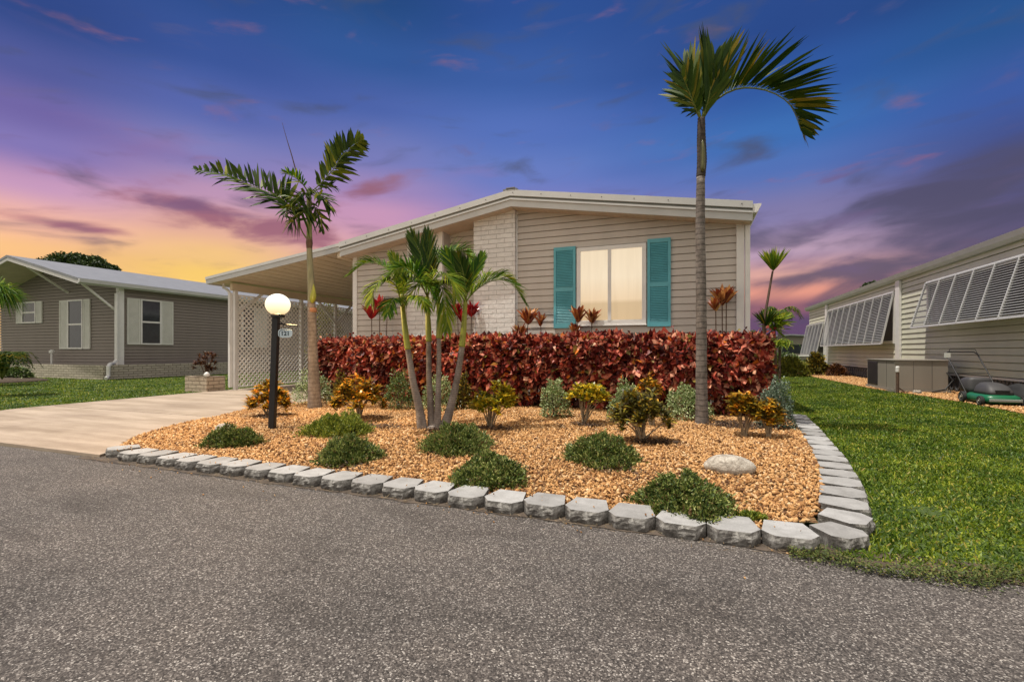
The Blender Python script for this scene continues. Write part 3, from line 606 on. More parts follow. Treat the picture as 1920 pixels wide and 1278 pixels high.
def lit_mat():
    m, N, Lk, b = nodes('lit_curtain'); tc = N.new('ShaderNodeTexCoord'); s = N.new('ShaderNodeSeparateXYZ'); Lk.new(tc.outputs['Object'], s.inputs[0])
    f = N.new('ShaderNodeMapRange'); Lk.new(s.outputs[2], f.inputs[0]); f.inputs[1].default_value = wz0; f.inputs[2].default_value = wz1
    c = mramp(N, Lk, f.outputs[0], [(0, (0.70, 0.49, 0.27)), (0.27, (0.68, 0.49, 0.28)), (0.32, (0.90, 0.68, 0.44)), (0.60, (0.96, 0.80, 0.58)), (1, (0.90, 0.74, 0.52))])
    mp = N.new('ShaderNodeMapping'); mp.inputs['Scale'].default_value = (6, 1, 0.5); Lk.new(tc.outputs['Object'], mp.inputs[0])
    c = mulmix(N, Lk, c, mramp(N, Lk, tnoise(N, Lk, 1.2, 4, 0.6, mp.outputs[0], 0.8), [(0.3, (0.93, 0.92, 0.91)), (0.7, (1.04, 1.04, 1.04))]))
    Lk.new(c, b.inputs['Emission Color']); b.inputs['Emission Strength'].default_value = 0.82; b.inputs['Base Color'].default_value = (0.2, 0.17, 0.12, 1); b.inputs['Roughness'].default_value = 0.12; return m
ML = lit_mat()
for a, b2 in ((wx0 + fr, xm - 0.032), (xm + 0.032, wx1 - fr)):
    w = MB(); w.box(a, b2, yw + 0.03, YF + 0.004, wz0 + fr, wz1 - fr); sub(w, 'pane', ML, win)
# teal louvred shutters
def shutter(x0, x1, z0, z1, y, m, nm='shutter', par=house, mid=True, step=0.032, rail=0.05):
    w = MB(); t = 0.035
    w.box(x0, x0 + rail, y - t, y, z0, z1); w.box(x1 - rail, x1, y - t, y, z0, z1)
    rails = [(z0, z0 + rail * 1.9), (z1 - rail * 1.5, z1)]
    if mid: c = (z0 + z1) / 2 - 0.04; rails.append((c - rail * 0.8, c + rail * 0.8))
    for a, b2 in rails: w.box(x0 + rail, x1 - rail, y - t + 0.002, y, a, b2)
    w.box(x0 + rail, x1 - rail, y - 0.008, y - 0.001, z0 + 0.01, z1 - 0.01)
    z = z0 + rail * 1.9 + 0.01
    while z < z1 - rail * 1.5 - step * 0.7:
        if not (mid and c - rail * 0.8 - step * 0.9 < z < c + rail * 0.8 + 0.003):
            w.add([(x0 + rail, y - t + 0.004, z), (x1 - rail, y - t + 0.004, z), (x1 - rail, y - 0.009, z + step * 0.95), (x0 + rail, y - 0.009, z + step * 0.95),
                   (x0 + rail, y - t + 0.004, z + 0.006), (x1 - rail, y - t + 0.004, z + 0.006)], [(0, 1, 2, 3), (4, 5, 1, 0), (4, 3, 2, 5)])
        z += step
    return ch(w, nm, m, par)
shutter(-2.60, -2.145, 1.57, 3.22, YF - 0.016, M_TEAL); shutter(-0.745, -0.32, 1.57, 3.24, YF - 0.016, M_TEAL)
# carport attached on the left
CX0, CX1 = -12.25, XE0; CZ0, CZ1 = 3.10, rz(XE0) - 0.02; CY0, CY1 = 8.92, 18.0
cz = lambda x: CZ0 + (x - CX0) / (CX1 - CX0) * (CZ1 - CZ0)
w = MB(); w.prism([(CX0, CZ0 - 0.07), (CX1, CZ1 - 0.07), (CX1, CZ1), (CX0, CZ0)], CY0, CY1)
cr_ = ch(w, 'carport_roof', M_FASCIA)
w = MB(); w.prism([(CX0, CZ0 - 0.19), (CX1, CZ1 - 0.19), (CX1, CZ1 - 0.071), (CX0, CZ0 - 0.071)], CY0 + 0.02, CY0 + 0.05); w.box(CX0 + 0.001, CX0 + 0.03, CY0 + 0.05, CY1, CZ0 - 0.19, CZ0 - 0.071)
sub(w, 'fascia_board', M_FASCIA, cr_)
w = MB(); x = CX0 + 0.04
while x < CX1 - 0.02:
    x2 = min(x + 0.30, CX1)
    w.add([(x, CY0 + 0.05, cz(x) - 0.16), (x2 - 0.05, CY0 + 0.05, cz(x2) - 0.16), (x2 - 0.05, CY1, cz(x2) - 0.16), (x, CY1, cz(x) - 0.16)], [(0, 1, 2, 3)])
    w.box(x2 - 0.05, x2 - 0.0, CY0 + 0.05, CY1, cz(x2) - 0.172, cz(x2) - 0.12)
    x = x2
ch(w, 'carport_ceiling', M_CARCEIL)
LX = -11.72; LATY = [9.40, 11.75, 13.3, 15.6, 17.9]
w = MB(); w.box(LX - 0.05, LX + 0.05, CY0 + 0.35, CY1, 2.76, 2.96); w.box(XL - 0.22, XL - 0.10, CY0 + 0.08, CY1, 3.33, 3.50); ch(w, 'carport_beam', M_CARCEIL)
for yy in LATY:
    w = MB(); w.box(LX - 0.045, LX + 0.045, yy - 0.045, yy + 0.045, 0.03, 2.76); ch(w, 'carport_post', M_WHITE)
w = MB(); yy = LATY[0]; w.box(LX - 0.13, LX - 0.055, yy - 0.12, yy - 0.04, 0.1, 2.70); w.tube([(LX - 0.09, yy - 0.08, 2.68), (LX - 0.22, yy - 0.08, 2.80), (LX - 0.36, yy - 0.08, 2.86), (LX - 0.36, yy - 0.08, 3.0)], 0.035); ch(w, 'downspout', M_WHITE)
w = MB(); w.beam((LX + 0.02, LATY[0], 2.15), (LX + 0.02, LATY[0] + 0.85, 2.76), 0.06, 0.06); ch(w, 'brace', M_WHITE)
for s_ in (-1, 1): w = MB(); w.beam((LX + 0.02, LATY[2], 2.05), (LX + 0.02, LATY[2] + s_ * 0.8, 2.76), 0.06, 0.06); ch(w, 'brace', M_WHITE)
def lattice(x, y0, y1, z0, z1, pitch, sw, m, par, nm='lattice_panel'):
    w = MB()
    for sgn, off in ((1, 0.0), (-1, 0.009)):
        k = -(z1 - z0)
        while k < (y1 - y0):
            if sgn == 1: ya, za = max(y0, y0 + k), z0 + max(0, -k); L = min(y1 - ya, z1 - za); a = (ya, za); b2 = (ya + L, za + L)
            else: ya, za = max(y0, y0 + k), z1 - max(0, -k); L = min(y1 - ya, za - z0); a = (ya, za); b2 = (ya + L, za - L)
            if L > 0.01: w.beam((x + off, a[0], a[1]), (x + off, b2[0], b2[1]), sw, 0.008, up=(1, 0, 0))
            k += pitch
    fw = 0.025
    w.box(x - 0.02, x + 0.03, y0, y1, z0 - fw, z0); w.box(x - 0.02, x + 0.03, y0, y1, z1, z1 + fw)
    return ch(w, nm, m, par)
for a, b2 in zip(LATY[:-1], LATY[1:]): lattice(LX, a + 0.045, b2 - 0.045, 0.12, 2.64, 0.142, 0.038, M_LATT, house)

# ------------------------------------------------------------------ left neighbour
NLX = -21.5; NLY = 12.05; NE = -21.1; NYO = 10.5; NPX = -25.85; NPZ = 4.99; NS = (4.99 - 3.81) / (NE - NPX)
lh = empty('brown_house', (-25, NLY, 0), 'grey-brown sided house with white roof, white shutters and low brick skirting at far left', 'house')
zr = lambda x: NPZ - abs(x - NPX) * NS
NXW = 2 * NPX - NLX
w = MB()
laps(w, [(NXW, 0.5), (NPX, 0.5), (NPX, zr(NPX) - .22), (NXW, zr(NXW) - .22)], 0.13, fY(NLY), z0=0.5, gap=0.02, deep=0.04); laps(w, [(NPX, 0.5), (NLX, 0.5), (NLX, zr(NLX) - .22), (NPX, zr(NPX) - .22)], 0.13, fY(NLY), z0=0.5, gap=0.02, deep=0.04)
ch(w, 'front_wall', M_SIDE_L, lh); w = MB(); laps(w, [(NLY, 0.5), (30, 0.5), (30, zr(NLX) - .2), (NLY, zr(NLX) - .2)], 0.13, fXp(NLX), z0=0.5, gap=0.02, deep=0.04)
w.box(NXW, NLX - 0.03, NLY + 0.03, 30, 0, 0.5); ch(w, 'siding_wall', M_SIDE_L, lh)
w = MB(); NXE = 2 * NPX - NE
for a, b2 in ((NXE, NPX), (NPX, NE)): w.prism([(a, zr(a) - 0.10), (b2, zr(b2) - 0.10), (b2, zr(b2)), (a, zr(a))], NYO, 30.4)
rfl = ch(w, 'roof', M_ROOF_L, lh)
w = MB()
for a, b2 in ((NXE, NPX), (NPX, NE)): w.prism([(a, zr(a) - 0.22), (b2, zr(b2) - 0.22), (b2, zr(b2) - 0.101), (a, zr(a) - 0.101)], NYO + 0.02, NYO + 0.06)
sub(w, 'fascia_board', M_WHITE, rfl)
w = MB(); w.prism([(NE - 0.02, zr(NE) - 0.22), (NE + 0.11, zr(NE) - 0.16), (NE + 0.13, zr(NE) - 0.03), (NE - 0.02, zr(NE) - 0.03)], NYO, 30.4)
w.prism([(NLX, zr(NLX) - 0.24), (NE, zr(NE) - 0.22), (NE, zr(NE) - 0.2), (NLX, zr(NLX) - 0.2)], NYO + 0.06, 30.4); ch(w, 'gutter', M_FASCIA, lh)
w = MB()
for a, b2 in ((NXE, NPX), (NPX, NE)): w.prism([(a, zr(a) - 0.20), (b2, zr(b2) - 0.20), (b2, zr(b2) - 0.18), (a, zr(a) - 0.18)], NYO + 0.06, NLY)
ch(w, 'soffit', M_SOFFIT, lh)
w = MB(); w.box(NLX - 0.06, NLX + 0.10, NLY - 0.06, NLY + 0.14, 0.5, zr(NLX) - .22)
w.tube([(NLX + 0.13, NLY - 0.15, 3.4), (NLX + 0.13, NLY - 0.15, 0.75), (NLX + 0.22, NLY - 0.3, 0.62), (NLX + 0.55, NLY - 0.6, 0.60), (NLX + 0.72, NLY - 0.75, 0.5), (NLX + 0.72, NLY - 0.75, 0.15), (NLX + 0.85, NLY - 0.9, 0.06)], 0.065, 8)
ch(w, 'downspout', M_WHITE, lh)
for (xa, ya, xb) in ((NLX - 0.05, NYO + 0.35, 0), (NPX + 1.0, NYO + 0.2, 0)):
    zt = zr(xa) - 0.25
    w = MB(); w.beam((xa, ya, zt), (xa, NLY, zt - 1.0 if xb == 0 and xa > NPX + 2 else zt - 0.9), 0.07, 0.07); ch(w, 'brace', M_WHITE, lh)
def win_wall(par, plane, u0, u1, z0, z1, axis, cols=1, shut=None, m_glass=M_GLASSD, fw=0.06):
    # axis 'y': wall facing -y at y=plane; 'x': wall facing +x at x=plane
    def B(mb, a, b2, c, d, n0, n1):
        if axis == 'y': mb.box(a, b2, plane - n1, plane - n0, c, d)
        else: mb.box(plane + n0, plane + n1, a, b2, c, d)
    w = MB(); B(w, u0, u1, z0, z0 + fw, 0, 0.06); B(w, u0, u1, z1 - fw, z1, 0, 0.06); B(w, u0, u0 + fw, z0 + fw, z1 - fw, 0, 0.06); B(w, u1 - fw, u1, z0 + fw, z1 - fw, 0, 0.06)
    zm = (z0 + z1) / 2; B(w, u0 + fw, u1 - fw, zm - 0.035, zm + 0.035, 0, 0.055)
    wn = ch(w, 'window', M_WHITE, par)
    for a, b2 in ((z0 + fw, zm - 0.035), (zm + 0.035, z1 - fw)):
        w = MB(); B(w, u0 + fw, u1 - fw, a, b2, 0.0, 0.035); sub(w, 'pane', m_glass, wn)
    for a, b2 in (shut or []):
        w = MB(); B(w, a, a + 0.05, z0, z1, 0, 0.045); B(w, b2 - 0.05, b2, z0, z1, 0, 0.045); B(w, a + .05, b2 - .05, z0, z0 + 0.08, 0, 0.043); B(w, a + .05, b2 - .05, z1 - 0.08, z1, 0, 0.043)
        B(w, a + 0.05, b2 - 0.05, z0 + .08, z1 - .08, 0, 0.02)
        z = z0 + 0.1
        while z < z1 - 0.12: B(w, a + 0.05, b2 - 0.05, z, z + 0.02, 0.02, 0.04); z += 0.045
        ch(w, 'shutter', M_SHUT, par)
pu = lambda px, py: PY(px, py, NLY); pv = lambda px, py: PX(px, py, NLX)
t1, b1 = pu(144, 562)[2], pu(144, 654)[2]
win_wall(lh, NLY - 0.015, pu(130, 600)[0], pu(158, 600)[0], b1, t1, 'y', shut=[(pu(114, 600)[0], pu(129.5, 600)[0]), (pu(158.5, 600)[0], pu(171, 600)[0])])
t1, b1 = pu(57, 566)[2], pu(57, 606)[2]
win_wall(lh, NLY - 0.015, pu(44, 600)[0], pu(70, 600)[0], b1, t1, 'y', shut=[(pu(33, 600)[0], pu(43.5, 600)[0]), (pu(70.5, 600)[0], pu(81, 600)[0])])
t1, b1 = pv(280, 562)[2], pv(280, 646)[2]
win_wall(lh, NLX + 0.015, pv(262, 600)[1], pv(301, 600)[1], b1, t1, 'x', shut=[(pv(237, 600)[1], pv(261.5, 600)[1]), (pv(301.5, 600)[1], pv(323.5, 600)[1])])
win_wall(lh, NLX + 0.015, pv(452, 600)[1], pv(476, 600)[1], b1 - 0.1, t1 + 0.1, 'x', shut=[(pv(477, 600)[1], pv(500, 600)[1])])
w = MB(); w.box(NXW, NLX - 0.3 + 0.9, NLY - 0.85, NLY - 0.6, 0, 0.56); w.box(NLX + 0.35, NLX + 0.6, NLY - 0.6, NLY + 6.5, 0, 0.56); w.box(NLX + 0.02, NLX + 0.35, NLY + 6.3, NLY + 6.5, 0, 0.56)
tag(w.build('low_brick_wall', M_PBRICK), 'low pale brick planter wall wrapping the corner of the brown house', 'garden wall')
w = MB(); pp = PY(97, 683, NLY - 0.3); w.tube([(pp[0], pp[1], 0.3), (pp[0], pp[1], 1.0)], 0.04); w.lathe((pp[0], pp[1], 1.0), [(0.04, 0), (0.09, 0.02), (0.09, 0.12), (0.03, 0.16)], 10)
tag(w.build('vent_pipe', M_WHITE), 'short pale pipe with dark cap in front of the brown house wall', 'pipe')

# ------------------------------------------------------------------ right neighbour
RX = 6.6; rh = empty('cream_house', (8, 20, 0), 'long cream and grey sided house with tilted louvred awnings on the right', 'house')
y_near, y_far = 6.5, 31.8; z_sid = 0.50; zE = 3.52
w = MB(); laps(w, [(y_near, z_sid), (y_far, z_sid), (y_far, zE), (y_near, zE)], 0.165, fXn(RX), lap=0.02, z0=z_sid, gap=0.02, deep=0.04)
laps(w, [(RX, z_sid), (RX + 7, z_sid), (RX + 7, zE), (RX, zE)], 0.165, fY(y_near), z0=z_sid); w.box(RX + 0.01, RX + 7, y_far - 0.05, y_far, z_sid, zE); ch(w, 'siding_wall', M_SIDE_R, rh)
w = MB(); w.prism([(RX - 0.16, zE), (RX + 3.6, zE + 0.7), (RX + 3.6, zE + 0.8), (RX - 0.16, zE + 0.12)], y_near - .3, y_far + 0.3); w.prism([(RX + 3.6, zE + 0.7), (RX + 7.2, zE), (RX + 7.2, zE + 0.12), (RX + 3.6, zE + 0.8)], y_near - .3, y_far + 0.3); rr = ch(w, 'roof', M_WHITE, rh)
w = MB(); w.prism([(RX - 0.01, zE - 0.07), (RX - 0.10, zE - 0.07), (RX - 0.17, zE), (RX - 0.20, zE + 0.12), (RX - 0.16, zE + 0.13), (RX - 0.01, zE + 0.02)], y_near - .3, y_far + 0.3); sub(w, 'gutter', M_FASCIA, rr)
for px, wd in ((1688, 0.16), (1552, 0.16)):
    yy = PX(px, 600, RX)[1]; w = MB(); w.box(RX - 0.09, RX - 0.02, yy - wd, yy + wd, 0.3, zE - 0.02); ch(w, 'wall_post', M_WHITE, rh)
w = MB(); w.box(RX + 0.02, RX + 0.05, y_near, y_far, -0.05, z_sid + 0.02)
x = y_near
while x < y_far: w.prism([(x, 0.08), (x + 0.13, 0.26), (x + 0.26, 0.08), (x + 0.22, 0.05), (x + 0.13, 0.18), (x + 0.04, 0.05)], RX - 0.005, RX + 0.02, 'x'); w.prism([(x, 0.44), (x + 0.13, 0.26), (x + 0.26, 0.44), (x + 0.22, 0.47), (x + 0.13, 0.34), (x + 0.04, 0.47)], RX - 0.003, RX + 0.02, 'x'); x += 0.27
ch(w, 'skirting', simple('dark_skirting', (0.10, 0.10, 0.105), 0.8, 0.3, 8), rh)
w = MB(); w.box(RX - 0.03, RX + 0.03, y_near, y_far, z_sid - 0.05, z_sid); ch(w, 'base_trim', M_WHITE, rh)
def awning(y0, y1, zt, zb, out, bays, label):
    # window behind
    w = MB(); w.box(RX - 0.03, RX - 0.02 + 0.01, y0 + 0.1, y1 - 0.1, zb + 0.1, zt - 0.1); wn = ch(w, 'window', M_SHADE, rh)
    w = MB()
    for a, b2, c, d in ((y0, y0 + .1, zb, zt), (y1 - .1, y1, zb, zt), (y0 + .1, y1 - .1, zb, zb + .1), (y0 + .1, y1 - .1, zt - .1, zt)): w.box(RX - 0.06, RX - 0.01, a, b2, c, d)
    sub(w, 'window_frame', M_WHITE, wn)
    a = Vector((RX - 0.07, 0, zt)); b2 = Vector((RX - 0.07 - out, 0, zb)); L = (b2 - a).length; d = (b2 - a).normalized(); nn = Vector((0, 1, 0)).cross(d).normalized()
    if nn.x > 0: nn = -nn
    root = MB(); f = 0.045
    P_ = lambda y, s: Vector((0, y, 0)) + a + d * s
    for s in (0.0, L): root.beam(P_(y0, s), P_(y1, s), 0.05, 0.03, up=nn)
    for i in range(bays + 1): y = y0 + (y1 - y0) * i / bays; root.beam(P_(y, 0), P_(y, L), 0.03, 0.05, up=nn)
    aw = ch(root, 'awning', M_AWN, rh)
    sl = MB(); n = int(L / 0.058)
    for i in range(n):
        s = (i + 0.5) * L / n; c = a + d * s; t = (d * 0.66 + nn * 0.75).normalized()
        q0 = c - t * 0.0255; q1 = c + t * 0.0255
        sl.add([(q0.x, y0, q0.z), (q0.x, y1, q0.z), (q1.x, y1, q1.z), (q1.x, y0, q1.z), (q0.x, y0, q0.z - 0.007), (q0.x, y1, q0.z - 0.007), (q1.x, y1, q1.z - 0.007), (q1.x, y0, q1.z - 0.007)], [(0, 1, 2, 3), (7, 6, 5, 4), (3, 2, 6, 7), (0, 4, 5, 1)])
    sub(sl, 'louvre_panel', M_LOUV, aw)
q = lambda px, py: PX(px, py, RX)
def zat(px, py, y): d = ray(px, py); return H + d[2] * y / d[1]
A1 = q(1742, 530); awning(11.3, A1[1], A1[2], zat(1714, 614, A1[1]), 0.36, 7, '')
A2 = q(1680, 547); A2b = q(1556, 586); awning(A2[1], A2b[1], A2[2], zat(1659, 644, A2[1]), 0.34, 9, '')
A3 = q(1547, 604); A3b = q(1516, 614); awning(A3[1], A3b[1], A3[2], zat(1538, 665, A3[1]), 0.34, 5, '')

# ------------------------------------------------------------------ plants
def curve(pts, n):
    P = np.asarray(pts, float); k = len(P)
    Q = np.vstack([2 * P[0] - P[1], P, 2 * P[-1] - P[-2]]); out = []
    for s in np.linspace(0, k - 1 - 1e-9, n):
        i = int(s); t = s - i; p0, p1, p2, p3 = Q[i:i + 4]
        out.append(0.5 * ((2 * p1) + (-p0 + p2) * t + (2 * p0 - 5 * p1 + 4 * p2 - p3) * t * t + (-p0 + 3 * p1 - 3 * p2 + p3) * t ** 3))
    return np.array(out)
M_TRUNK = None
def trunk_mat(name, c0, c1, ring, scale=26, mossy=None):
    m, N, Lk, b = nodes(name); tc = N.new('ShaderNodeTexCoord'); v = tc.outputs['Object']
    s = N.new('ShaderNodeSeparateXYZ'); Lk.new(v, s.inputs[0]); nz = tnoise(N, Lk, 3.0, 4, 0.6, v)
    a = N.new('ShaderNodeMath'); a.operation = 'MULTIPLY_ADD'; Lk.new(s.outputs[2], a.inputs[0]); a.inputs[1].default_value = scale; Lk.new(nz, a.inputs[2])
    fr = N.new('ShaderNodeMath'); fr.operation = 'FRACT'; Lk.new(a.outputs[0], fr.inputs[0])
    c = mramp(N, Lk, tnoise(N, Lk, 18, 6, 0.75, v), [(0.3, c0), (0.7, c1)])
    c = mulmix(N, Lk, c, mramp(N, Lk, fr.outputs[0], [(0, ring), (0.14, (1, 1, 1)), (0.85, (1.04, 1.04, 1.04)), (1, ring)]))
    mp = N.new('ShaderNodeMapping'); mp.inputs['Scale'].default_value = (1, 1, 0.5); Lk.new(v, mp.inputs[0])
    c = mulmix(N, Lk, c, mramp(N, Lk, tnoise(N, Lk, 7, 5, 0.7, mp.outputs[0]), [(0.35, (0.62, 0.60, 0.58)), (0.55, (1, 1, 1)), (0.75, (1.18, 1.18, 1.18))]))
    Lk.new(c, b.inputs['Base Color']); b.inputs['Roughness'].default_value = 0.85; bump(N, Lk, b, fr.outputs[0], 0.5, 0.006); return m
M_TRUNKA = trunk_mat('palm_trunk_grey', (0.085, 0.07, 0.06), (0.27, 0.235, 0.21), (0.3, 0.28, 0.27), 13)
M_TRUNKB = trunk_mat('palm_trunk_pale', (0.17, 0.13, 0.105), (0.34, 0.28, 0.235), (0.62, 0.58, 0.55), 14)
M_TRUNKC = trunk_mat('palm_trunk_ringed', (0.19, 0.155, 0.135), (0.36, 0.31, 0.275), (0.60, 0.56, 0.54), 34)
M_TRUNKT = trunk_mat('palm_trunk_upper', (0.02, 0.014, 0.012), (0.10, 0.078, 0.062), (0.35, 0.33, 0.3), 13)
def shaft_mat(name, c0, c1):
    m, N, Lk, b = nodes(name); tc = N.new('ShaderNodeTexCoord'); mp = N.new('ShaderNodeMapping'); mp.inputs['Scale'].default_value = (1, 1, 0.15); Lk.new(tc.outputs['Object'], mp.inputs[0])
    Lk.new(mramp(N, Lk, tnoise(N, Lk, 20, 5, 0.6, mp.outputs[0]), [(0.3, c0), (0.7, c1)]), b.inputs['Base Color']); b.inputs['Roughness'].default_value = 0.4; return m
M_SHGG = shaft_mat('stem_grey_green', (0.13, 0.13, 0.07), (0.25, 0.24, 0.14)); M_SHY = shaft_mat('crownshaft_yellow_green', (0.20, 0.22, 0.02), (0.36, 0.36, 0.05)); M_SHG = shaft_mat('crownshaft_green', (0.10, 0.13, 0.03), (0.22, 0.23, 0.08)); M_SHD = shaft_mat('crownshaft_dark', (0.05, 0.05, 0.02), (0.13, 0.13, 0.04))
M_PAL_D = leafmat('palm_leaf_dark', [(0, (0.012, 0.035, 0.006)), (0.4, (0.032, 0.070, 0.008)), (0.75, (0.075, 0.115, 0.010)), (0.92, (0.16, 0.15, 0.014)), (1, (0.27, 0.20, 0.02))], 0.5, 0.12, spec=0.15)
M_PAL_B = leafmat('palm_leaf_bright', [(0, (0.016, 0.065, 0.008)), (0.35, (0.05, 0.145, 0.010)), (0.7, (0.16, 0.27, 0.014)), (1, (0.36, 0.42, 0.025))], 0.48, 0.25, spec=0.2)
M_PAL_Y = leafmat('palm_leaf_yellowing', [(0, (0.05, 0.12, 0.010)), (0.5, (0.18, 0.26, 0.016)), (1, (0.42, 0.42, 0.04))], 0.48, 0.3, spec=0.2)
M_PAL_X = leafmat('palm_leaf_deep', [(0, (0.014, 0.036, 0.005)), (0.5, (0.045, 0.085, 0.008)), (0.85, (0.12, 0.16, 0.012)), (1, (0.26, 0.27, 0.03))], 0.5, 0.2, spec=0.2)
M_RACH = simple('palm_rachis', (0.13, 0.16, 0.035), 0.55, spec=0.2)
M_TIPS = simple('dry_leaf_tip', (0.30, 0.20, 0.09), 0.7)
def frond(par, pts, ll, n=34, lift=40, fwd=0.9, droop=0.25, width=0.022, start=0.14, ref=None, mat=None, rr=0.012, both=True, dark=0, rev=False, endk=0.5, jit=0.12):
    C = curve(pts, 40); T = nrm(np.gradient(C, axis=0)); S = np.zeros_like(T)
    for i in range(40):
        if ref is not None: r_ = np.asarray(ref, float); s = r_ - T[i] * r_.dot(T[i])
        else: s = np.cross(T[i], UP) + (0.35 * S[i - 1] if i else 0)
        S[i] = s / max(np.linalg.norm(s), 1e-6)
    Nn = np.cross(S, T); gs = []
    sides = (1, -1) if both is True else (both,)
    for sd in sides:
        u = np.linspace(start, 0.995, n) + rng.uniform(-0.4, 0.4, n) / n; u = np.clip(u, start * 0.9, 0.999); idx = u * 39
        i0 = np.minimum(idx.astype(int), 38); f = (idx - i0)[:, None]
        B = C[i0] * (1 - f) + C[i0 + 1] * f; t = T[i0]; s = S[i0] * sd; nn = Nn[i0]
        prof = np.sin(np.pi * np.clip((u - start) / (1 - start), 0, 1) ** 0.75 * 0.80 + 0.42) ; prof = np.clip(prof, endk * 0.7, 1)
        lf = R(lift) + rng.normal(size=n) * jit; fw = fwd * (0.55 + 0.9 * u)
        D = nrm(fw[:, None] * t + np.cos(lf)[:, None] * s + np.sin(lf)[:, None] * nn + rng.normal(size=(n, 3)) * jit * 0.6)
        V, F = leaf6(B, D, nn + s * -0.4 + 0.15 * rand_unit(n), ll * prof * rng.uniform(0.82, 1.1, n), width * rng.uniform(0.75, 1.15, n), 0.18, droop * rng.uniform(0.5, 1.5, n)); gs.append((V, F))
    mb = MB(); mb.tube([tuple(p) for p in C[::3]], [rr * (1 - 0.8 * i / 13) for i in range(14)], 6)
    tv = np.array(mb.v); tf = []
    for f in mb.f:
        for k in range(1, len(f) - 1): tf.append((f[0], f[k], f[k + 1]))
    nleaf = sum(len(F) for _, F in gs); V, F = cat(*gs, (tv, np.array(tf)))
    mi = np.zeros(len(F), int); mi[nleaf:] = 1
    return np_mesh('frond', V, F, [mat or M_PAL_D, M_RACH], par, mi=mi)
def pix(t0, lst): return [PT(p[0], p[1], t0 + (p[2] if len(p) > 2 else 0)) for p in lst]
def ring_tube(name, par, C, rads, m, ring=0.05, amp=0.05, n=14):
    k = max(len(C) * 3, 40); P = curve(C, k); rs = np.interp(np.linspace(0, 1, k), np.linspace(0, 1, len(rads)), rads)
    rs = [r * (1 + amp * (1 if i % 2 else -0.3) + 0.04 * mnoise.noise((i * 0.7, r * 50, 3))) for i, r in enumerate(rs)]
    w = MB(); w.tube([tuple(p) for p in P], rs, n); return w.build(name, m, par, smooth=True)

# tall palm right of the window
t = 6.55
tp = empty('palm_tree', (0, 0, 0), 'tallest palm with slim grey trunk right of the window and one long arching frond', 'palm tree')
ring_tube('trunk', tp, pix(t, [(1316, 800), (1316, 780), (1315, 700), (1315, 600), (1314, 500), (1313, 420), (1314, 330)]), [0.108, 0.086, 0.074, 0.070, 0.066, 0.062, 0.056], M_TRUNKA, amp=0.03)
ring_tube('crownshaft', tp, pix(t, [(1314, 332), (1316, 300), (1315, 262), (1315, 222)]), [0.060, 0.064, 0.058, 0.048], M_TRUNKT, amp=0.06)
w = MB(); C = curve(pix(t - 0.07, [(1317, 322), (1318, 295), (1317, 262)]), 10); w.tube([tuple(p) for p in C], [0.01, 0.03, 0.034, 0.034, 0.034, 0.034, 0.033, 0.03, 0.024, 0.008], 8); w.build('leaf_sheath', M_SHD, tp, smooth=True)
frond(tp, pix(t, [(1318, 222), (1341, 189, -.05), (1375, 169, -.12), (1407, 165, -.18), (1444, 172, -.22), (1475, 190, -.25), (1491, 214, -.25), (1502, 246, -.25)]), 0.86, 66, 48, 0.95, 0.10, 0.046, 0.08, mat=M_PAL_D, rr=0.017, endk=0.42)
frond(tp, pix(t, [(1314, 224), (1306, 190), (1296, 155, .05), (1285, 125, .1)]), 0.90, 17, 10, 2.3, 0.0, 0.056, 0.15, ref=RT, rr=0.018)
frond(tp, pix(t, [(1318, 222), (1328, 185, -.1), (1334, 150, -.15), (1338, 118, -.18)]), 0.82, 22, 12, 2.7, 0.0, 0.056, 0.10, ref=RT, rr=0.018, mat=M_PAL_D)
frond(tp, pix(t, [(1317, 222), (1322, 180, .3), (1330, 145, .5), (1345, 112, .7)]), 0.66, 14, 20, 2.2, 0.0, 0.052, 0.10, ref=RT, rr=0.014)
frond(tp, pix(t, [(1313, 224), (1300, 200, .2), (1285, 178, .3), (1270, 150, .45)]), 0.55, 20, 10, 2.0, 0.1, 0.044, 0.15, ref=UP, rr=0.012)
frond(tp, pix(t, [(1314, 226), (1302, 198, -.1), (1292, 172, -.15), (1280, 145, -.2)]), 0.60, 12, 8, 1.6, 0.1, 0.05, 0.2, ref=RT, rr=0.013)

# left palm beside the carport
t = 8.45
lp = empty('palm_tree', (0, 0, 0), 'palm with swollen pale trunk behind the globe lamp, in front of the lattice', 'palm tree')
ring_tube('trunk', lp, pix(t, [(590, 772), (590, 755), (588, 700), (586, 640), (585, 600), (584, 566)]), [0.135, 0.118, 0.096, 0.080, 0.073, 0.068], M_TRUNKB, amp=0.012)
ring_tube('green_stem', lp, pix(t, [(584, 568), (583, 530), (581, 490), (580, 462)]), [0.066, 0.060, 0.053, 0.046], M_SHGG, amp=0.006)
ring_tube('trunk_node', lp, pix(t, [(580, 466), (580, 455), (580, 444)]), [0.047, 0.056, 0.046], M_STEMD, amp=0.08)
ring_tube('crownshaft', lp, pix(t, [(580, 458), (580, 430), (580, 400), (579, 355)]), [0.052, 0.046, 0.046, 0.040], M_SHG, amp=0.01)
w = MB(); w.tube([tuple(p) for p in curve(pix(t - 0.09, [(585, 568), (587, 556), (588, 545), (588, 532)]), 9)], [0.02, 0.045, 0.055, 0.055, 0.048, 0.038, 0.028, 0.018, 0.005], 8); w.build('sprouting_sheath', M_SHY, lp, smooth=True)
w = MB(); a = pix(t, [(586, 585), (586, 577)]); w.tube([tuple(a[0]), tuple(a[1])], [0.074, 0.073], 14); w.build('trunk_scar', simple('orange_scar', (0.36, 0.17, 0.09), 0.8, 0.3, 30), lp, smooth=True)
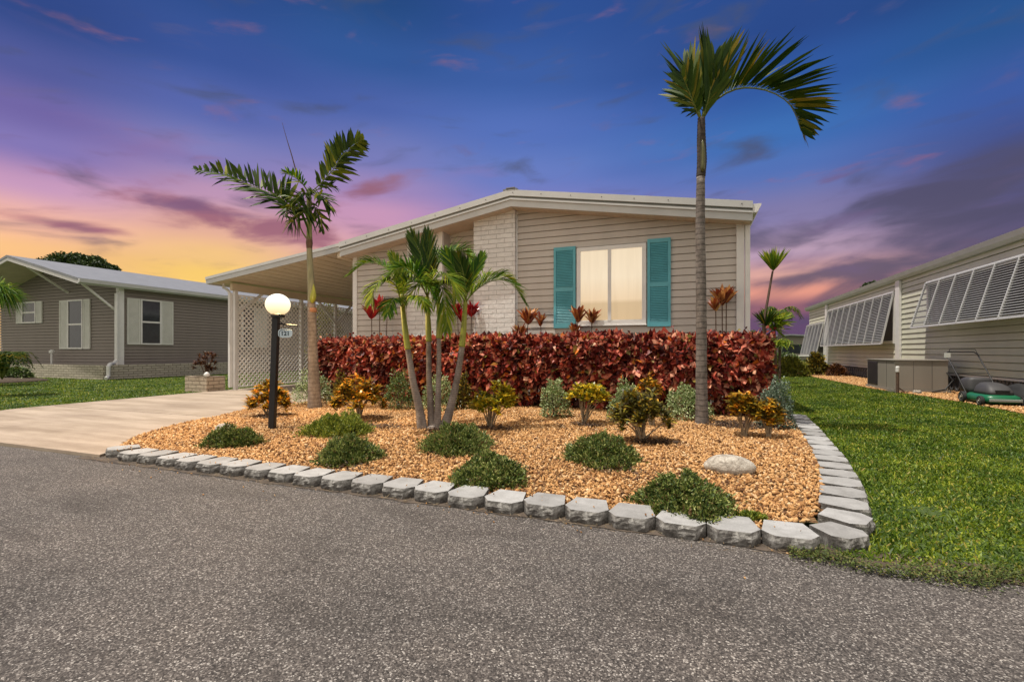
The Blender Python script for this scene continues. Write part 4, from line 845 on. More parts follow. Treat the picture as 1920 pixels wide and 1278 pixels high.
frond(lp, pix(t, [(579, 452), (567, 435), (545, 390), (522, 370), (477, 350), (425, 329), (370, 319)]), 0.55, 58, 28, 0.6, 0.08, 0.058, 0.25, ref=UP * 0.8 + FW * 0.5, mat=M_PAL_X, rr=0.013, jit=0.3, endk=0.3)
frond(lp, pix(t, [(579, 362), (595, 350), (625, 318), (637, 298), (662, 273), (680, 263)]), 0.48, 50, 22, 0.75, 0.06, 0.056, 0.22, ref=UP * 0.8 + FW * -0.5, mat=M_PAL_X, rr=0.012, jit=0.25, endk=0.35)
frond(lp, pix(t, [(579, 362), (566, 366, -.2), (550, 380, -.3), (534, 402, -.4)]), 0.42, 26, 14, 0.6, 0.3, 0.05, 0.12, mat=M_PAL_X, jit=0.4)
frond(lp, pix(t, [(579, 362), (592, 362, -.2), (606, 373, -.3), (620, 392, -.35)]), 0.36, 24, 10, 0.6, 0.3, 0.05, 0.12, mat=M_PAL_X, jit=0.4)
frond(lp, pix(t, [(580, 372), (592, 392, .1), (600, 412, .2), (603, 430, .2)]), 0.28, 20, 0, 0.6, 0.4, 0.046, 0.15, mat=M_PAL_X, jit=0.35)
frond(lp, pix(t, [(579, 365), (600, 353, .2), (618, 350, .3), (632, 354, .3)]), 0.24, 14, 10, 0.8, 0.3, 0.046, 0.2, mat=M_PAL_D, jit=0.3)
frond(lp, pix(t, [(579, 362), (565, 342, -.2), (548, 330, -.4), (532, 322, -.5)]), 0.28, 20, 15, 0.9, 0.1, 0.03, 0.2, mat=M_PAL_B, jit=0.3)
frond(lp, pix(t, [(580, 388), (570, 395, -.2), (555, 408, -.3), (545, 425, -.35)]), 0.36, 26, 0, 0.5, 0.7, 0.05, 0.12, mat=M_PAL_X, jit=0.35)
w = MB(); w.tube([tuple(p) for p in curve(pix(t, [(560, 340), (548, 295), (538, 262), (529, 230)]), 10)], [0.013 * (1 - i * 0.09) for i in range(10)], 5)
w.build('spear_leaf', M_STEMD, lp)

# clump of four palms in the middle of the bed
t = 6.1
cp = empty('palm_clump', (0, 0, 0), 'clump of four short palms sharing one base, yellow-green crownshafts in front of the hedge', 'palm tree')
T4 = [([(792, 806), (787, 770), (775, 717), (769, 680), (764, 650)], [0.082, 0.064, 0.052, 0.045, 0.042], [(765, 655), (760, 620), (756, 585), (753, 552)], 0),
      ([(810, 808), (808, 770), (805, 720), (804, 680), (804, 636)], [0.07, 0.055, 0.044, 0.041, 0.038], [(804, 640), (803, 610), (802, 585), (801, 555)], 0.08),
      ([(820, 806), (821, 770), (822, 720), (823, 680), (823, 632)], [0.06, 0.050, 0.040, 0.036, 0.034], [(823, 634), (824, 615), (824, 590), (819, 545)], 0.0),
      ([(832, 804), (843, 770), (855, 720), (862, 680), (867, 645)], [0.082, 0.064, 0.050, 0.045, 0.042], [(866, 650), (869, 620), (871, 590), (873, 560)], 0.02)]
for tr, rad, cs, dt in T4:
    ring_tube('trunk', cp, pix(t + dt, tr), [r_ * 0.86 for r_ in rad], M_TRUNKC, amp=0.02)
    ring_tube('crownshaft', cp, pix(t + dt, cs), [0.041, 0.039, 0.032, 0.026], M_SHY, amp=0.005)
w = MB(); b0 = pix(t, [(812, 806)])[0]; w.lathe((b0[0], b0[1], 0.03), [(0.17, 0), (0.16, 0.03), (0.12, 0.07), (0.05, 0.10)], 14); w.build('root_base', M_TRUNKC, cp, smooth=True)
FR = [ # (points, leaflet length, material, lift, fwd, droop, ref)
 ([(753, 572), (738, 520, .1), (715, 497, .15), (685, 494, .1), (655, 515, .05)], 0.26, 'B', 35, 0.9, 0.35, None),
 ([(753, 570), (742, 535, -.2), (722, 525, -.4), (703, 540, -.5), (697, 566, -.55)], 0.26, 'Y', 25, 0.9, 0.5, None),
 ([(754, 568), (760, 535, -.1), (778, 525, -.2), (800, 535, -.35), (815, 560, -.4)], 0.26, 'B', 30, 0.9, 0.45, None),
 ([(753, 570), (752, 530), (745, 500), (735, 478)], 0.24, 'Y', 15, 1.4, 0.1, RT),
 ([(754, 570), (762, 525, .3), (775, 495, .5), (790, 480, .6)], 0.28, 'B', 20, 1.2, 0.2, RT),
 ([(753, 575), (745, 560, -.25), (735, 565, -.4), (728, 590, -.5)], 0.22, 'B', 10, 0.8, 0.5, None),
 ([(753, 575), (772, 556, -.3), (790, 560, -.5), (800, 580, -.55)], 0.2, 'Y', 10, 0.8, 0.5, None),
 ([(801, 556), (797, 515), (788, 475), (772, 440)], 0.34, 'G', 12, 1.1, 0.0, RT),
 ([(802, 556), (806, 515), (805, 475), (801, 436)], 0.32, 'G', 12, 1.5, 0.0, RT),
 ([(802, 556), (815, 510, .1), (835, 480, .2), (862, 470, .3), (888, 490, .3)], 0.34, 'B', 38, 0.9, 0.25, None),
 ([(801, 556), (783, 520, -.2), (765, 503, -.3), (742, 505, -.4), (725, 525, -.45)], 0.3, 'B', 30, 0.9, 0.35, None),
 ([(802, 556), (812, 525, -.3), (830, 515, -.5), (848, 530, -.6), (855, 560, -.65)], 0.28, 'Y', 25, 0.9, 0.45, None),
 ([(801, 556), (795, 525, .4), (800, 490, .7), (815, 470, .9)], 0.34, 'G', 15, 1.0, 0.2, RT),
 ([(819, 552), (818, 530, -.1), (824, 528, -.2), (832, 552, -.35), (836, 585, -.4), (838, 618, -.42)], 0.24, 'Y', 0, 0.7, 0.8, RT),
 ([(819, 556), (812, 535, -.1), (795, 530, -.2), (775, 545, -.3), (762, 570, -.3)], 0.24, 'Y', 15, 0.8, 0.5, None),
 ([(873, 562), (862, 525), (848, 495), (835, 472)], 0.28, 'B', 22, 1.1, 0.1, RT),
 ([(873, 562), (884, 525), (896, 498), (904, 478)], 0.22, 'B', 15, 1.4, 0.05, RT),
 ([(873, 562), (872, 530, -.1), (866, 500, -.15), (858, 478, -.2)], 0.27, 'G', 12, 1.4, 0.05, RT),
 ([(874, 565), (888, 548), (908, 533), (935, 524), (962, 535), (984, 568)], 0.36, 'B', 28, 0.95, 0.40, None),
 ([(874, 565), (890, 540, .3), (912, 520, .5), (940, 515, .6), (966, 530, .7)], 0.28, 'Y', 30, 0.95, 0.3, None),
 ([(872, 565), (855, 540, -.1), (838, 530, -.2), (820, 540, -.3)], 0.24, 'G', 25, 0.9, 0.4, None),
 ([(873, 562), (878, 520, .4), (885, 495, .6), (880, 470, .8)], 0.26, 'B', 18, 1.2, 0.1, RT),
]
MM = {'B': M_PAL_B, 'Y': M_PAL_Y, 'G': M_PAL_D}
for pts, ll, mm, lift, fwd, dr, ref in FR:
    frond(cp, pix(t, pts), ll * 1.15, 56, lift, fwd * (1.9 if ref is not None else 1.15), dr, 0.0175, 0.12, ref=ref, mat=MM[mm], rr=0.009)
w = MB(); w.tube([tuple(p) for p in curve(pix(t, [(748, 515), (738, 485), (732, 466)]), 6)], [0.006, 0.005, 0.005, 0.004, 0.003, 0.002], 5); w.build('spear_leaf', M_STEMD, cp)

# red hedge
M_HEDGE = leafmat('copperleaf', [(0, (0.035, 0.007, 0.008)), (0.25, (0.10, 0.012, 0.010)), (0.45, (0.20, 0.026, 0.018)), (0.64, (0.42, 0.085, 0.05)), (0.80, (0.60, 0.23, 0.15)), (0.92, (0.72, 0.42, 0.29)), (0.955, (0.18, 0.22, 0.05)), (1, (0.62, 0.16, 0.02))], 0.45, 0.25, spec=0.28, patch=(2.2, (0.70, 0.52, 0.55), (1.5, 1.4, 1.35)))
hd = empty('hedge', (-3.0, 8.4, 0), 'long clipped red and maroon copperleaf hedge in front of the house wall', 'hedge')
HX0, HX1, HY0, HY1, HZ_ = -7.45, 1.24, 7.85, 8.85, 1.31
def hedge():
    n = 25000; f = rng.random(n); A = []; 
    top = f < 0.34; fr = (f >= 0.34) & (f < 0.86); en = f >= 0.86
    x = rng.uniform(HX0, HX1, n); y = rng.uniform(HY0, HY1, n); z = rng.uniform(0.15, HZ_, n) ** 1.0; Nn = np.zeros((n, 3))
    z[top] = HZ_; Nn[top] = (0, -0.2, 1); y[fr] = HY0; Nn[fr] = (0, -1, 0.35)
    e = np.where(rng.random(n) < 0.25, HX0, HX1); x[en] = e[en]; Nn[en] = np.column_stack([np.sign(x[en] + 3), 0 * x[en], 0.3 + 0 * x[en]])
    z[fr | en] = 0.12 + (HZ_ - 0.12) * rng.random((fr | en).sum()) ** 0.8
    P = np.column_stack([x, y, z]); depth = rng.exponential(0.035, n); P = P - Nn * depth[:, None]
    # rounded shoulders and a wavering outline
    def sq(P):
        cx = np.clip(P[:, 0], HX0 + 0.35, HX1 - 0.50); cy = np.clip(P[:, 1], HY0 + 0.25, HY1 - 0.25); cz_ = np.clip(P[:, 2], 0.35, HZ_ - 0.22)
        d = P - np.column_stack([cx, cy, cz_]); l = np.linalg.norm(d / np.array([0.42, 0.26, 0.26]), axis=1); k = np.where(l > 1, 1 / l, 1)
        return np.column_stack([cx, cy, cz_]) + d * k[:, None]
    P = sq(P)
    nz = np.array([mnoise.noise((a * 1.7, b2 * 1.7, c * 1.7)) + 0.6 * mnoise.noise((a * 5, b2 * 5, c * 5)) for a, b2, c in P])
    P = P + nrm(Nn) * (nz * 0.15)[:, None] * np.where(top, 0.7, 1.3)[:, None]
    taper = np.where(P[:, 2] < 0.55, (0.55 - P[:, 2]) * 0.5, 0); P[:, 1] += taper * (fr)
    D = nrm(rand_unit(n) * 0.9 + Nn * 0.45 + np.array([0, 0, -0.35]) + 0.5 * top[:, None] * UP)
    V1, F1 = leaf_geom(P, D, Nn + (0.8 - 0.25 * top[:, None]) * rand_unit(n) + 0.25 * UP, (0.05 + 0.12 * rng.random(n) ** 1.5) * (1 + 0.25 * top), rng.uniform(0.045, 0.12, n), -0.30, 0.15)
    # sprigs breaking the top line
    m = 1500; xs = rng.uniform(HX0, HX1, m); ys = rng.uniform(HY0 + .05, HY1, m); P2 = np.column_stack([xs, ys, HZ_ - 0.02 + rng.exponential(0.03, m)])
    V2, F2 = leaf_geom(P2, nrm(rand_unit(m) * 0.7 + UP), rand_unit(m), rng.uniform(0.05, 0.09, m), 0.055, -0.3, 0.1)
    return cat((V1, F1), (V2, F2))
V, F = hedge(); o = np_mesh('foliage', V, F, M_HEDGE, hd); o.matrix_parent_inverse = Matrix.Translation(-Vector(hd.location))
w = MB(); w.box(HX0 + 0.25, HX1 - 0.32, HY0 + 0.2, HY1 - 0.15, 0.42, HZ_ - 0.16)  # added dark box stands in for shade deep inside the foliage
for i in range(260):
    x = random.uniform(HX0 + .3, HX1 - .3); y = random.uniform(HY0 + .18, HY1 - .2); w.tube([(x, y, 0.02), (x + random.uniform(-.12, .12), y + random.uniform(-.1, .1), 0.6)], [0.012, 0.008], 5)
ch(w, 'twigs_and_shade_core', simple('hedge_twigs_shade_core', (0.035, 0.018, 0.014), 0.9, 0.4, 20), hd)

# ti plants and crotons
M_TI_R = leafmat('ti_leaf_red', [(0, (0.16, 0.008, 0.014)), (0.5, (0.40, 0.016, 0.026)), (1, (0.60, 0.06, 0.05))], 0.3, 0.25, spec=0.5)
M_TI_B = leafmat('ti_leaf_bronze', [(0, (0.12, 0.02, 0.018)), (0.4, (0.32, 0.075, 0.025)), (0.75, (0.52, 0.22, 0.07)), (1, (0.62, 0.38, 0.14))], 0.35, 0.25)
M_CR_O = leafmat('croton_orange', [(0, (0.05, 0.05, 0.012)), (0.3, (0.16, 0.13, 0.02)), (0.55, (0.42, 0.25, 0.02)), (0.8, (0.68, 0.36, 0.02)), (1, (0.75, 0.22, 0.02))], 0.35, 0.2)
M_CR_Y = leafmat('croton_yellow', [(0, (0.07, 0.10, 0.012)), (0.3, (0.24, 0.25, 0.02)), (0.65, (0.60, 0.46, 0.02)), (1, (0.80, 0.52, 0.03))], 0.35, 0.2)
M_CR_D = leafmat('croton_dark', [(0, (0.02, 0.025, 0.010)), (0.35, (0.08, 0.07, 0.02)), (0.65, (0.19, 0.16, 0.025)), (0.88, (0.38, 0.31, 0.04)), (1, (0.52, 0.28, 0.03))], 0.35, 0.15)
M_CR_B = leafmat('croton_brown', [(0, (0.03, 0.012, 0.010)), (0.5, (0.11, 0.045, 0.02)), (1, (0.26, 0.11, 0.03))], 0.4, 0.15)
M_PALE = leafmat('variegated_leaf', [(0, (0.06, 0.12, 0.035)), (0.4, (0.19, 0.27, 0.09)), (0.7, (0.40, 0.48, 0.22)), (1, (0.64, 0.68, 0.42))], 0.45, 0.2)
M_GRN = leafmat('shrub_green', [(0, (0.03, 0.06, 0.018)), (0.5, (0.085, 0.14, 0.035)), (1, (0.22, 0.28, 0.08))], 0.45, 0.2)
M_SILV = leafmat('silver_leaf', [(0, (0.05, 0.09, 0.055)), (0.5, (0.15, 0.21, 0.15)), (1, (0.34, 0.42, 0.33))], 0.5, 0.15)
M_JUN = leafmat('groundcover_green', [(0, (0.02, 0.05, 0.012)), (0.4, (0.10, 0.15, 0.03)), (0.72, (0.22, 0.27, 0.06)), (0.93, (0.44, 0.45, 0.16)), (0.95, (0.16, 0.09, 0.04)), (1, (0.26, 0.16, 0.08))], 0.5, 0.2)
M_JUNY = leafmat('groundcover_lime', [(0, (0.05, 0.09, 0.010)), (0.5, (0.19, 0.25, 0.03)), (1, (0.42, 0.44, 0.07))], 0.5, 0.2)
def np_child(name, V, F, m, par):
    o = np_mesh(name, V, F, m, par); o.matrix_parent_inverse = Matrix.Translation(-Vector(par.location)); return o
def croton(px, pyb, x0, x1, ytop, m, label, heads=26, stemh=0.4, m2=None, lf=(0.06, 0.115), lw=0.026, lean=0, name='croton_shrub', stem=M_STEM, catg='shrub', per=26):
    b0 = G(px, pyb, 0.075); tt = (b0 - np.array([0, 0, H])).dot(FW)
    rx = 1.12 * (x1 - x0) / 2 / FP * tt; cx = ((x0 + x1) / 2 - px) / FP * tt; zt = H + (HZ - ytop) / FP * tt - 0.06; hh = zt - b0[2]
    root = empty(name, b0, label, catg); st = MB(); ends = []; heads = int(heads * 1.35)
    for i in range(heads):
        a = rng.uniform(0, 2 * math.pi); r = math.sqrt(rng.random()); zz = b0[2] + hh * (stemh + (1 - stemh) * (1 - 0.55 * r * r) * rng.uniform(0.45, 1.0))
        off = RT * (cx + rx * 0.85 * r * math.cos(a)) + FW * (rx * 0.75 * r * math.sin(a)); e = np.array([b0[0] + off[0], b0[1] + off[1], zz - 0.02]); ends.append(e)
        if i < 14:
            mid = b0 + (e - b0) * np.array([0.35, 0.35, 0.5]) + rng.normal(size=3) * 0.012
            st.tube([tuple(b0 + np.append(rng.normal(size=2) * 0.02, -0.02)), tuple(mid), tuple(e)], [0.010, 0.008, 0.005], 5)
    ch(st, 'stem', stem, root)
    B, D = [], []
    for e in ends:
        k = per; d = nrm(rand_unit(k) * np.array([1, 1, 0.55]) + UP * 0.55); B.append(e - UP * rng.uniform(0, 0.10, k)[:, None] + d * 0.008); D.append(d)
    B = np.concatenate(B); D = np.concatenate(D); n = len(B); dr = 0.25
    V, F = leaf6(B, D, UP + 0.35 * rand_unit(n), 1.12 * rng.uniform(*lf, n), 1.25 * lw * rng.uniform(0.7, 1.2, n), 0.15, dr)
    np_child('foliage', V, F, m, root); return root
def ball(px, pyb, x0, x1, ytop, m, label, n=2600, ls=(0.022, 0.045), lw=0.016, name='leafy_shrub', z=0.075, fl=0.9, catg='shrub'):
    b0 = G(px, pyb, z); tt = (b0 - np.array([0, 0, H])).dot(FW); rx = (x1 - x0) / 2 / FP * tt; hh = H + (HZ - ytop) / FP * tt - b0[2]
    b0 = b0 + FW * rx * fl * 0.5; cx = ((x0 + x1) / 2 - px) / FP * tt; b0 = b0 + RT * cx
    root = empty(name, b0, label, catg); u = rand_unit(n); u[:, 2] = np.abs(u[:, 2]) * 1.3 - 0.3; rad = 1 - rng.exponential(0.16, n).clip(0, 0.9)
    k = np.array([mnoise.noise(tuple(q_ * 2.6 + px)) for q_ in u]); rad = rad * (1 + 0.45 * k)
    P = np.column_stack([b0[0] + u[:, 0] * rx * rad, b0[1] + u[:, 1] * rx * fl * rad, b0[2] + 0.25 * hh + u[:, 2] * hh * 0.72 * rad]); P[:, 2] = np.maximum(P[:, 2], b0[2])
    D = nrm(u * 0.8 + rand_unit(n) * 0.7 + UP * 0.25)
    V, F = leaf6(P, D, UP + 0.6 * rand_unit(n), rng.uniform(*ls, n), lw, 0.15, 0.2)
    np_child('foliage', V, F, m, root)
    st = MB()
    for i in range(9):
        e = b0 + rng.normal(size=3) * np.array([rx * .35, rx * .35, 0]) + UP * hh * 0.6; st.tube([tuple(b0 + np.append(rng.normal(size=2) * 0.03, -.02)), tuple(e)], [0.008, 0.004], 5)
    ch(st, 'stem', M_STEMD, root); return root
croton(505, 782, 465, 545, 702, M_CR_O, 'rounded orange and olive croton directly behind the lamp post', 44, 0.12, lf=(0.07, 0.12))
croton(672, 788, 622, 722, 690, M_CR_O, 'wide orange, red and green croton at the left end of the hedge', 52, 0.15)
croton(918, 805, 886, 968, 702, M_CR_Y, 'bright yellow croton just right of the four-palm clump', 34, 0.35)
croton(1094, 797, 1064, 1138, 705, M_CR_Y, 'yellow croton on bare pale stems below the left teal shutter', 26, 0.60)
croton(1205, 830, 1150, 1258, 708, M_CR_D, 'large dark olive croton with open stems left of the tall palm trunk', 50, 0.22)
croton(1222, 800, 1196, 1236, 694, M_CR_O, 'small orange-topped croton rising behind the large dark croton', 8, 0.7, lf=(.05, .09))
croton(1396, 818, 1368, 1428, 716, M_CR_O, 'orange croton on pale stems right of the tall palm trunk', 24, 0.5)
croton(1440, 822, 1410, 1468, 732, M_CR_O, 'low orange croton nearest the right end of the block edging', 22, 0.35, lf=(.06, .10))
ball(578, 758, 542, 616, 697, M_PALE, 'pale variegated bush behind the left palm trunk beside the driveway', 3000)
ball(742, 770, 716, 776, 697, M_GRN, 'green and cream variegated bush left of the four-palm clump', 2400)
ball(822, 772, 786, 850, 700, M_PALE, 'pale variegated bush hidden behind the four palm trunks', 2200)
ball(872, 768, 850, 884, 705, M_CR_D, 'dark olive bush between the palm clump and the yellow croton', 1200, (0.04, 0.08), 0.022)
ball(1042, 785, 1013, 1072, 711, M_PALE, 'pale grey-green bush touching the left side of the bare-stemmed croton', 2600)
ball(1172, 795, 1145, 1206, 712, M_PALE, 'pale grey-green bush touching the left side of the large dark croton', 2600)
ball(1292, 790, 1254, 1338, 722, M_PALE, 'pale bush spreading on both sides of the tall palm trunk', 3000)
ball(1468, 806, 1432, 1494, 712, M_SILV, 'silver-green bush at the right end of the bed beside the lawn', 3200)
ball(640, 752, 622, 660, 690, M_CR_D, 'dark olive bush under the left end of the red hedge', 1400, (0.04, 0.08), 0.02)
# creeping mounds
def mound(x0, x1, y0, y1, m, label, n=6500, hk=1.0):
    yb = y1 - 6; fr = G((x0 + x1) / 2, yb, 0.08); tt = (fr - np.array([0, 0, H])).dot(FW); rx = 0.84 * (x1 - x0) / 2 / FP * tt
    bk = H - (y0 - HZ) / FP * tt; hh = (0.08 + 0.48 * rx) * hk   # height of the mound
    bkp = G((x0 + x1) / 2, y0, 0.08 + hh * 0.8); ry = min(max(0.6 * rx, (bkp - fr).dot(FW) / 2 * 1.25), 1.1 * rx); c = (fr + FW * ry * 0.95)
    root = empty('groundcover_mound', c, label, 'ground cover plant')
    a = rng.uniform(0, 2 * math.pi, n); r = np.sqrt(rng.random(n)); lob = (1 + 0.10 * np.sin(a * 3 + x0) + 0.09 * np.sin(a * 7 + x1) + 0.07 * np.sin(a * 16 + x0)) * (1 + 0.12 * rng.normal(size=n) * (r > 0.8))
    X = np.cos(a) * r * rx * lob; Y = np.sin(a) * r * ry * lob
    hz = hh * np.clip(1 - r ** 3, 0, 1) ** 0.75 * (0.80 + np.array([0.45 * mnoise.noise((p * 6, q_ * 6, x0)) + 0.55 * mnoise.noise((p * 17, q_ * 17, x0)) for p, q_ in zip(X, Y)]))
    P = c + X[:, None] * RT + Y[:, None] * FW; P[:, 2] = bedz(P[:, 0], P[:, 1]) + hz * rng.uniform(0.55, 1.0, n)
    D = nrm(np.column_stack([0 * a, 0 * a, np.ones(n) * 0.75]) + 0.55 * rand_unit(n) + 0.55 * r[:, None] * (np.cos(a)[:, None] * RT + np.sin(a)[:, None] * FW))
    V, F = leaf6(P, D, rand_unit(n), rng.uniform(0.026, 0.06, n), rng.uniform(0.008, 0.014, n), 0.1, 0.1)
    # tiny leaves around every sprig
    k = 2; B2 = np.repeat(P, k, 0) + np.repeat(D, k, 0) * rng.uniform(0.004, 0.03, (n * k, 1)); V2, F2 = leaf_geom(B2, rand_unit(n * k) + 0.5 * UP, rand_unit(n * k), rng.uniform(0.012, 0.022, n * k), 0.010)
    V, F = cat((V, F), (V2, F2)); np_child('foliage', V, F, m, root)
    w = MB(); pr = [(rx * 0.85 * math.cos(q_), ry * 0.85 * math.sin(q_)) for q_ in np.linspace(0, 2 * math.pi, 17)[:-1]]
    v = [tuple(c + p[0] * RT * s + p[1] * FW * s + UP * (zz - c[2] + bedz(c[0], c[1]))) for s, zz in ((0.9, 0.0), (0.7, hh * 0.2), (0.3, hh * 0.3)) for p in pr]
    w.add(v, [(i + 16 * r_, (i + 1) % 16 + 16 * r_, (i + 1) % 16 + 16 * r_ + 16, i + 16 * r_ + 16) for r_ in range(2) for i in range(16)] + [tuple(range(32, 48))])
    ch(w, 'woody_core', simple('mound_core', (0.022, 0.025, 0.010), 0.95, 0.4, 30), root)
for a in [(367, 478, 805, 842, M_JUN, 'small flat green mound behind the left end of the edging row, beside a pale rock', 4500),
          (550, 685, 778, 828, M_JUNY, 'lime-green spreading mound right of the lamp post base', 7000),
          (572, 698, 817, 874, M_JUN, 'dark green mound in front of the lime-green mound', 7000),
          (778, 925, 796, 858, M_JUN, 'green mound at the foot of the four-palm clump', 8000),
          (838, 986, 840, 916, M_JUN, 'dark green mound touching the middle of the front edging row', 9000),
          (1068, 1216, 808, 884, M_JUN, 'green mound in front of the large dark croton', 9000),
          (1225, 1408, 880, 973, M_JUN, 'largest dark green mound, overhanging the edging blocks below the white rock', 13000)]: mound(*a)
mound(1390, 1440, 955, 975, M_JUNY, 'thin yellowish runner at the right side of the largest mound', 420, 0.35)

def ti(px, t0, z0, zpy, m, label, heads):
    b0 = PT(px, HZ, t0); b0[2] = 0.06; root = empty('ti_plant', b0, label, 'ti plant'); st = MB(); B, D = [], []
    for hx, hy, s in heads:
        e = PT(hx, hy, t0 + random.uniform(-.08, .08)); st.tube([tuple(b0 + RT * (hx - px) / FP * t0 * 0.5), tuple((b0 + e) / 2 + RT * (hx - px) / FP * t0 * 0.35 + np.array([random.uniform(-.02, .02), 0, 0])), tuple(e)], [0.012, 0.010, 0.009], 6)
        k = int(26 + 12 * s); d = nrm(rand_unit(k) * np.array([1, 1, 0.5]) * 0.75 + UP * 0.95); B.append(np.repeat(e[None], k, 0) - UP * rng.uniform(-0.02, 0.09, (k, 1))); D.append(np.column_stack([d * s]))
    ch(st, 'stem', M_STEMD, root); B = np.concatenate(B); D = np.concatenate(D); s = np.linalg.norm(D, axis=1); n = len(B)
    V, F = leaf6(B, D, UP + 0.4 * rand_unit(n), 0.44 * s * rng.uniform(0.7, 1.1, n), 0.085 * s, 0.15, 0.12); np_child('foliage', V, F, m, root)
tz = 9.75
ti(705, 10.6, 0, 0, M_TI_R, 'bright red three-headed ti plant behind the hedge near the left corner of the house', [(697, 592, 1.0), (712, 580, 0.9), (726, 585, 0.9)])
ti(880, 10.1, 0, 0, M_TI_R, 'reddish ti plant hidden behind the right palm of the clump', [(868, 600, 0.7), (884, 588, 0.8), (858, 585, 0.7)])
ti(978, 9.5, 0, 0, M_TI_B, 'dark maroon ti plant at the right edge of the white brick column', [(975, 628, 0.8), (990, 602, 0.9)])
ti(1014, 9.4, 0, 0, M_TI_B, 'single slim bronze ti plant left of the left teal shutter', [(1014, 605, 0.6)])
ti(1086, 9.2, 0, 0, M_TI_B, 'orange-bronze ti plant in front of the lit window', [(1083, 598, 0.85), (1110, 600, 0.75), (1078, 622, 0.6)])
ti(1350, 8.38, 0, 0, M_TI_B, 'tall bronze ti plant with thin stems at the right corner of the house', [(1342, 575, 0.6), (1354, 565, 0.85), (1362, 560, 0.75)])

# spiky yucca-like tree and far plants on the right
def spiky(root, e, L, n, m, spread=1.0, w_=0.05, up=0.9):
    d = nrm(rand_unit(n) * np.array([1, 1, 0.6]) * spread + UP * up); V, F = leaf6(np.repeat(e[None], n, 0), d, rand_unit(n) + UP, L * rng.uniform(0.75, 1.05, n), w_, 0.1, 0.05)
    np_child('leaf_rosette', V, F, m, root)
b0 = PT(1432, 700, 14.0); b0[2] = 0; yr = empty('yucca_tree', b0, 'tall thin-stemmed spiky yucca behind the right end of the hedge', 'yucca')
w = MB(); C = curve(pix(14, [(1428, 735), (1431, 640), (1433, 600), (1440, 560), (1445, 530), (1449, 508)]), 16); w.tube([tuple(p) for p in C], [0.05 - 0.0015 * i for i in range(16)], 7); ch(w, 'trunk', M_STEMD, yr)
w = MB(); C = curve(pix(14, [(1429, 680), (1432, 640), (1435, 615)]), 6); w.tube([tuple(p) for p in C], [0.045] * 6, 7); ch(w, 'branch', M_STEMD, yr)
spiky(yr, PT(1450, 508, 14), 0.80, 95, M_PAL_Y, 0.62, 0.05, 0.95); spiky(yr, PT(1436, 612, 14), 0.68, 60, M_PAL_D, 0.7, 0.045, 0.9)
b0 = PT(1456, 660, 20); b0[2] = 0; yr = empty('yucca_tree', b0, 'shorter bushy yucca between the tall yucca and the distant palm', 'yucca')
w = MB(); w.tube([tuple(b0), tuple(PT(1452, 615, 20))], 0.05, 7); ch(w, 'trunk', M_STEMD, yr)
for hx, hy in ((1452, 615), (1447, 600), (1460, 603)): spiky(yr, PT(hx, hy, 20), 0.75, 60, M_PAL_Y, 1.0, 0.06, 0.3)
b0 = PT(1462, 660, 34); b0[2] = 0; fp = empty('palm_tree', b0, 'small distant feather palm above the low house on the right', 'palm tree')
w = MB(); e = PT(1462, 590, 34); w.tube([tuple(b0), tuple(e)], [0.16, 0.12], 8); ch(w, 'trunk', M_TRUNKA, fp)
for i in range(13):
    a = i * 2.4; L = 1.35; up = 0.55 + 0.35 * math.sin(i * 1.7); d = np.array([math.cos(a), math.sin(a), 0])
    pts = [e, e + d * L * 0.35 + UP * up * 0.6, e + d * L * 0.8 + UP * up * 0.55, e + d * L * 1.1 - UP * 0.25]
    o = frond(fp, pts, 0.45, 22, 5, 0.6, 0.8, 0.05, 0.15, mat=M_PAL_D, rr=0.03); o.matrix_parent_inverse = Matrix.Translation(-Vector(fp.location))
# low house far behind
lw_ = empty('low_house', (0, 0, 0), 'distant low pale house with flat gable roof beyond the lawn', 'house')
a = PT(1425, HZ, 44); b2 = PT(1560, HZ, 44)
def fy(p, z): return (p[0], z)
w = MB(); X0, X1, Yh = a[0] - 4, b2[0] + 6, a[1]; pk = PT(1477, 627, 44)
w.prism([(X0, 0), (X1, 0), (X1, 2.1), (pk[0], 2.5), (X0, 2.1)], Yh, Yh + 8); ch(w, 'wall', M_SIDE_L, lw_)
w = MB(); w.prism([(X0 - .3, 2.0), (pk[0], pk[2] - 0.13), (X1 + .3, 2.0), (X1 + .3, 2.12), (pk[0], pk[2]), (X0 - .3, 2.2)], Yh - 0.4, Yh + 8.3); ch(w, 'roof', M_ROOF_L, lw_)
w = MB(); w.box(PT(1462, HZ, 44)[0], PT(1500, HZ, 44)[0], Yh - 0.06, Yh - 0.02, 0.9, 1.7); ch(w, 'window', M_GLASSD, lw_)
w = MB(); w.box(X0 + 1, X1, Yh - 0.1, Yh - 0.04, 0.62, 0.74); ch(w, 'wall_trim', M_WHITE, lw_)
M_LIME = leafmat('lime_shrub', [(0, (0.07, 0.09, 0.015)), (0.5, (0.22, 0.24, 0.03)), (1, (0.42, 0.38, 0.06))], 0.5, 0.3)
ball(1492, 706, 1456, 1518, 672, M_LIME, 'yellow-green bush at the far end of the right lawn', 3000, (0.10, 0.2), 0.04, z=0.0, fl=0.6)
ball(1470, 690, 1430, 1512, 664, M_GRN, 'dark green bush behind the yellow-green bush at the end of the lawn', 2500, (0.12, 0.22), 0.07, z=0.0, fl=0.5)
ball(1536, 704, 1519, 1553, 664, M_CR_D, 'dark shrub at the far corner of the cream house', 2500, (0.10, 0.18), 0.06, z=0.0)
ball(1572, 706, 1558, 1590, 684, M_CR_B, 'small brown shrub at the foot of the cream house wall', 1200, (0.08, 0.14), 0.04, z=0.0)
b0 = PT(1462, 690, 16); b0[2] = 0; tu = empty('drooping_bush', b0, 'light green feathery bush just behind the right end of the hedge', 'shrub')
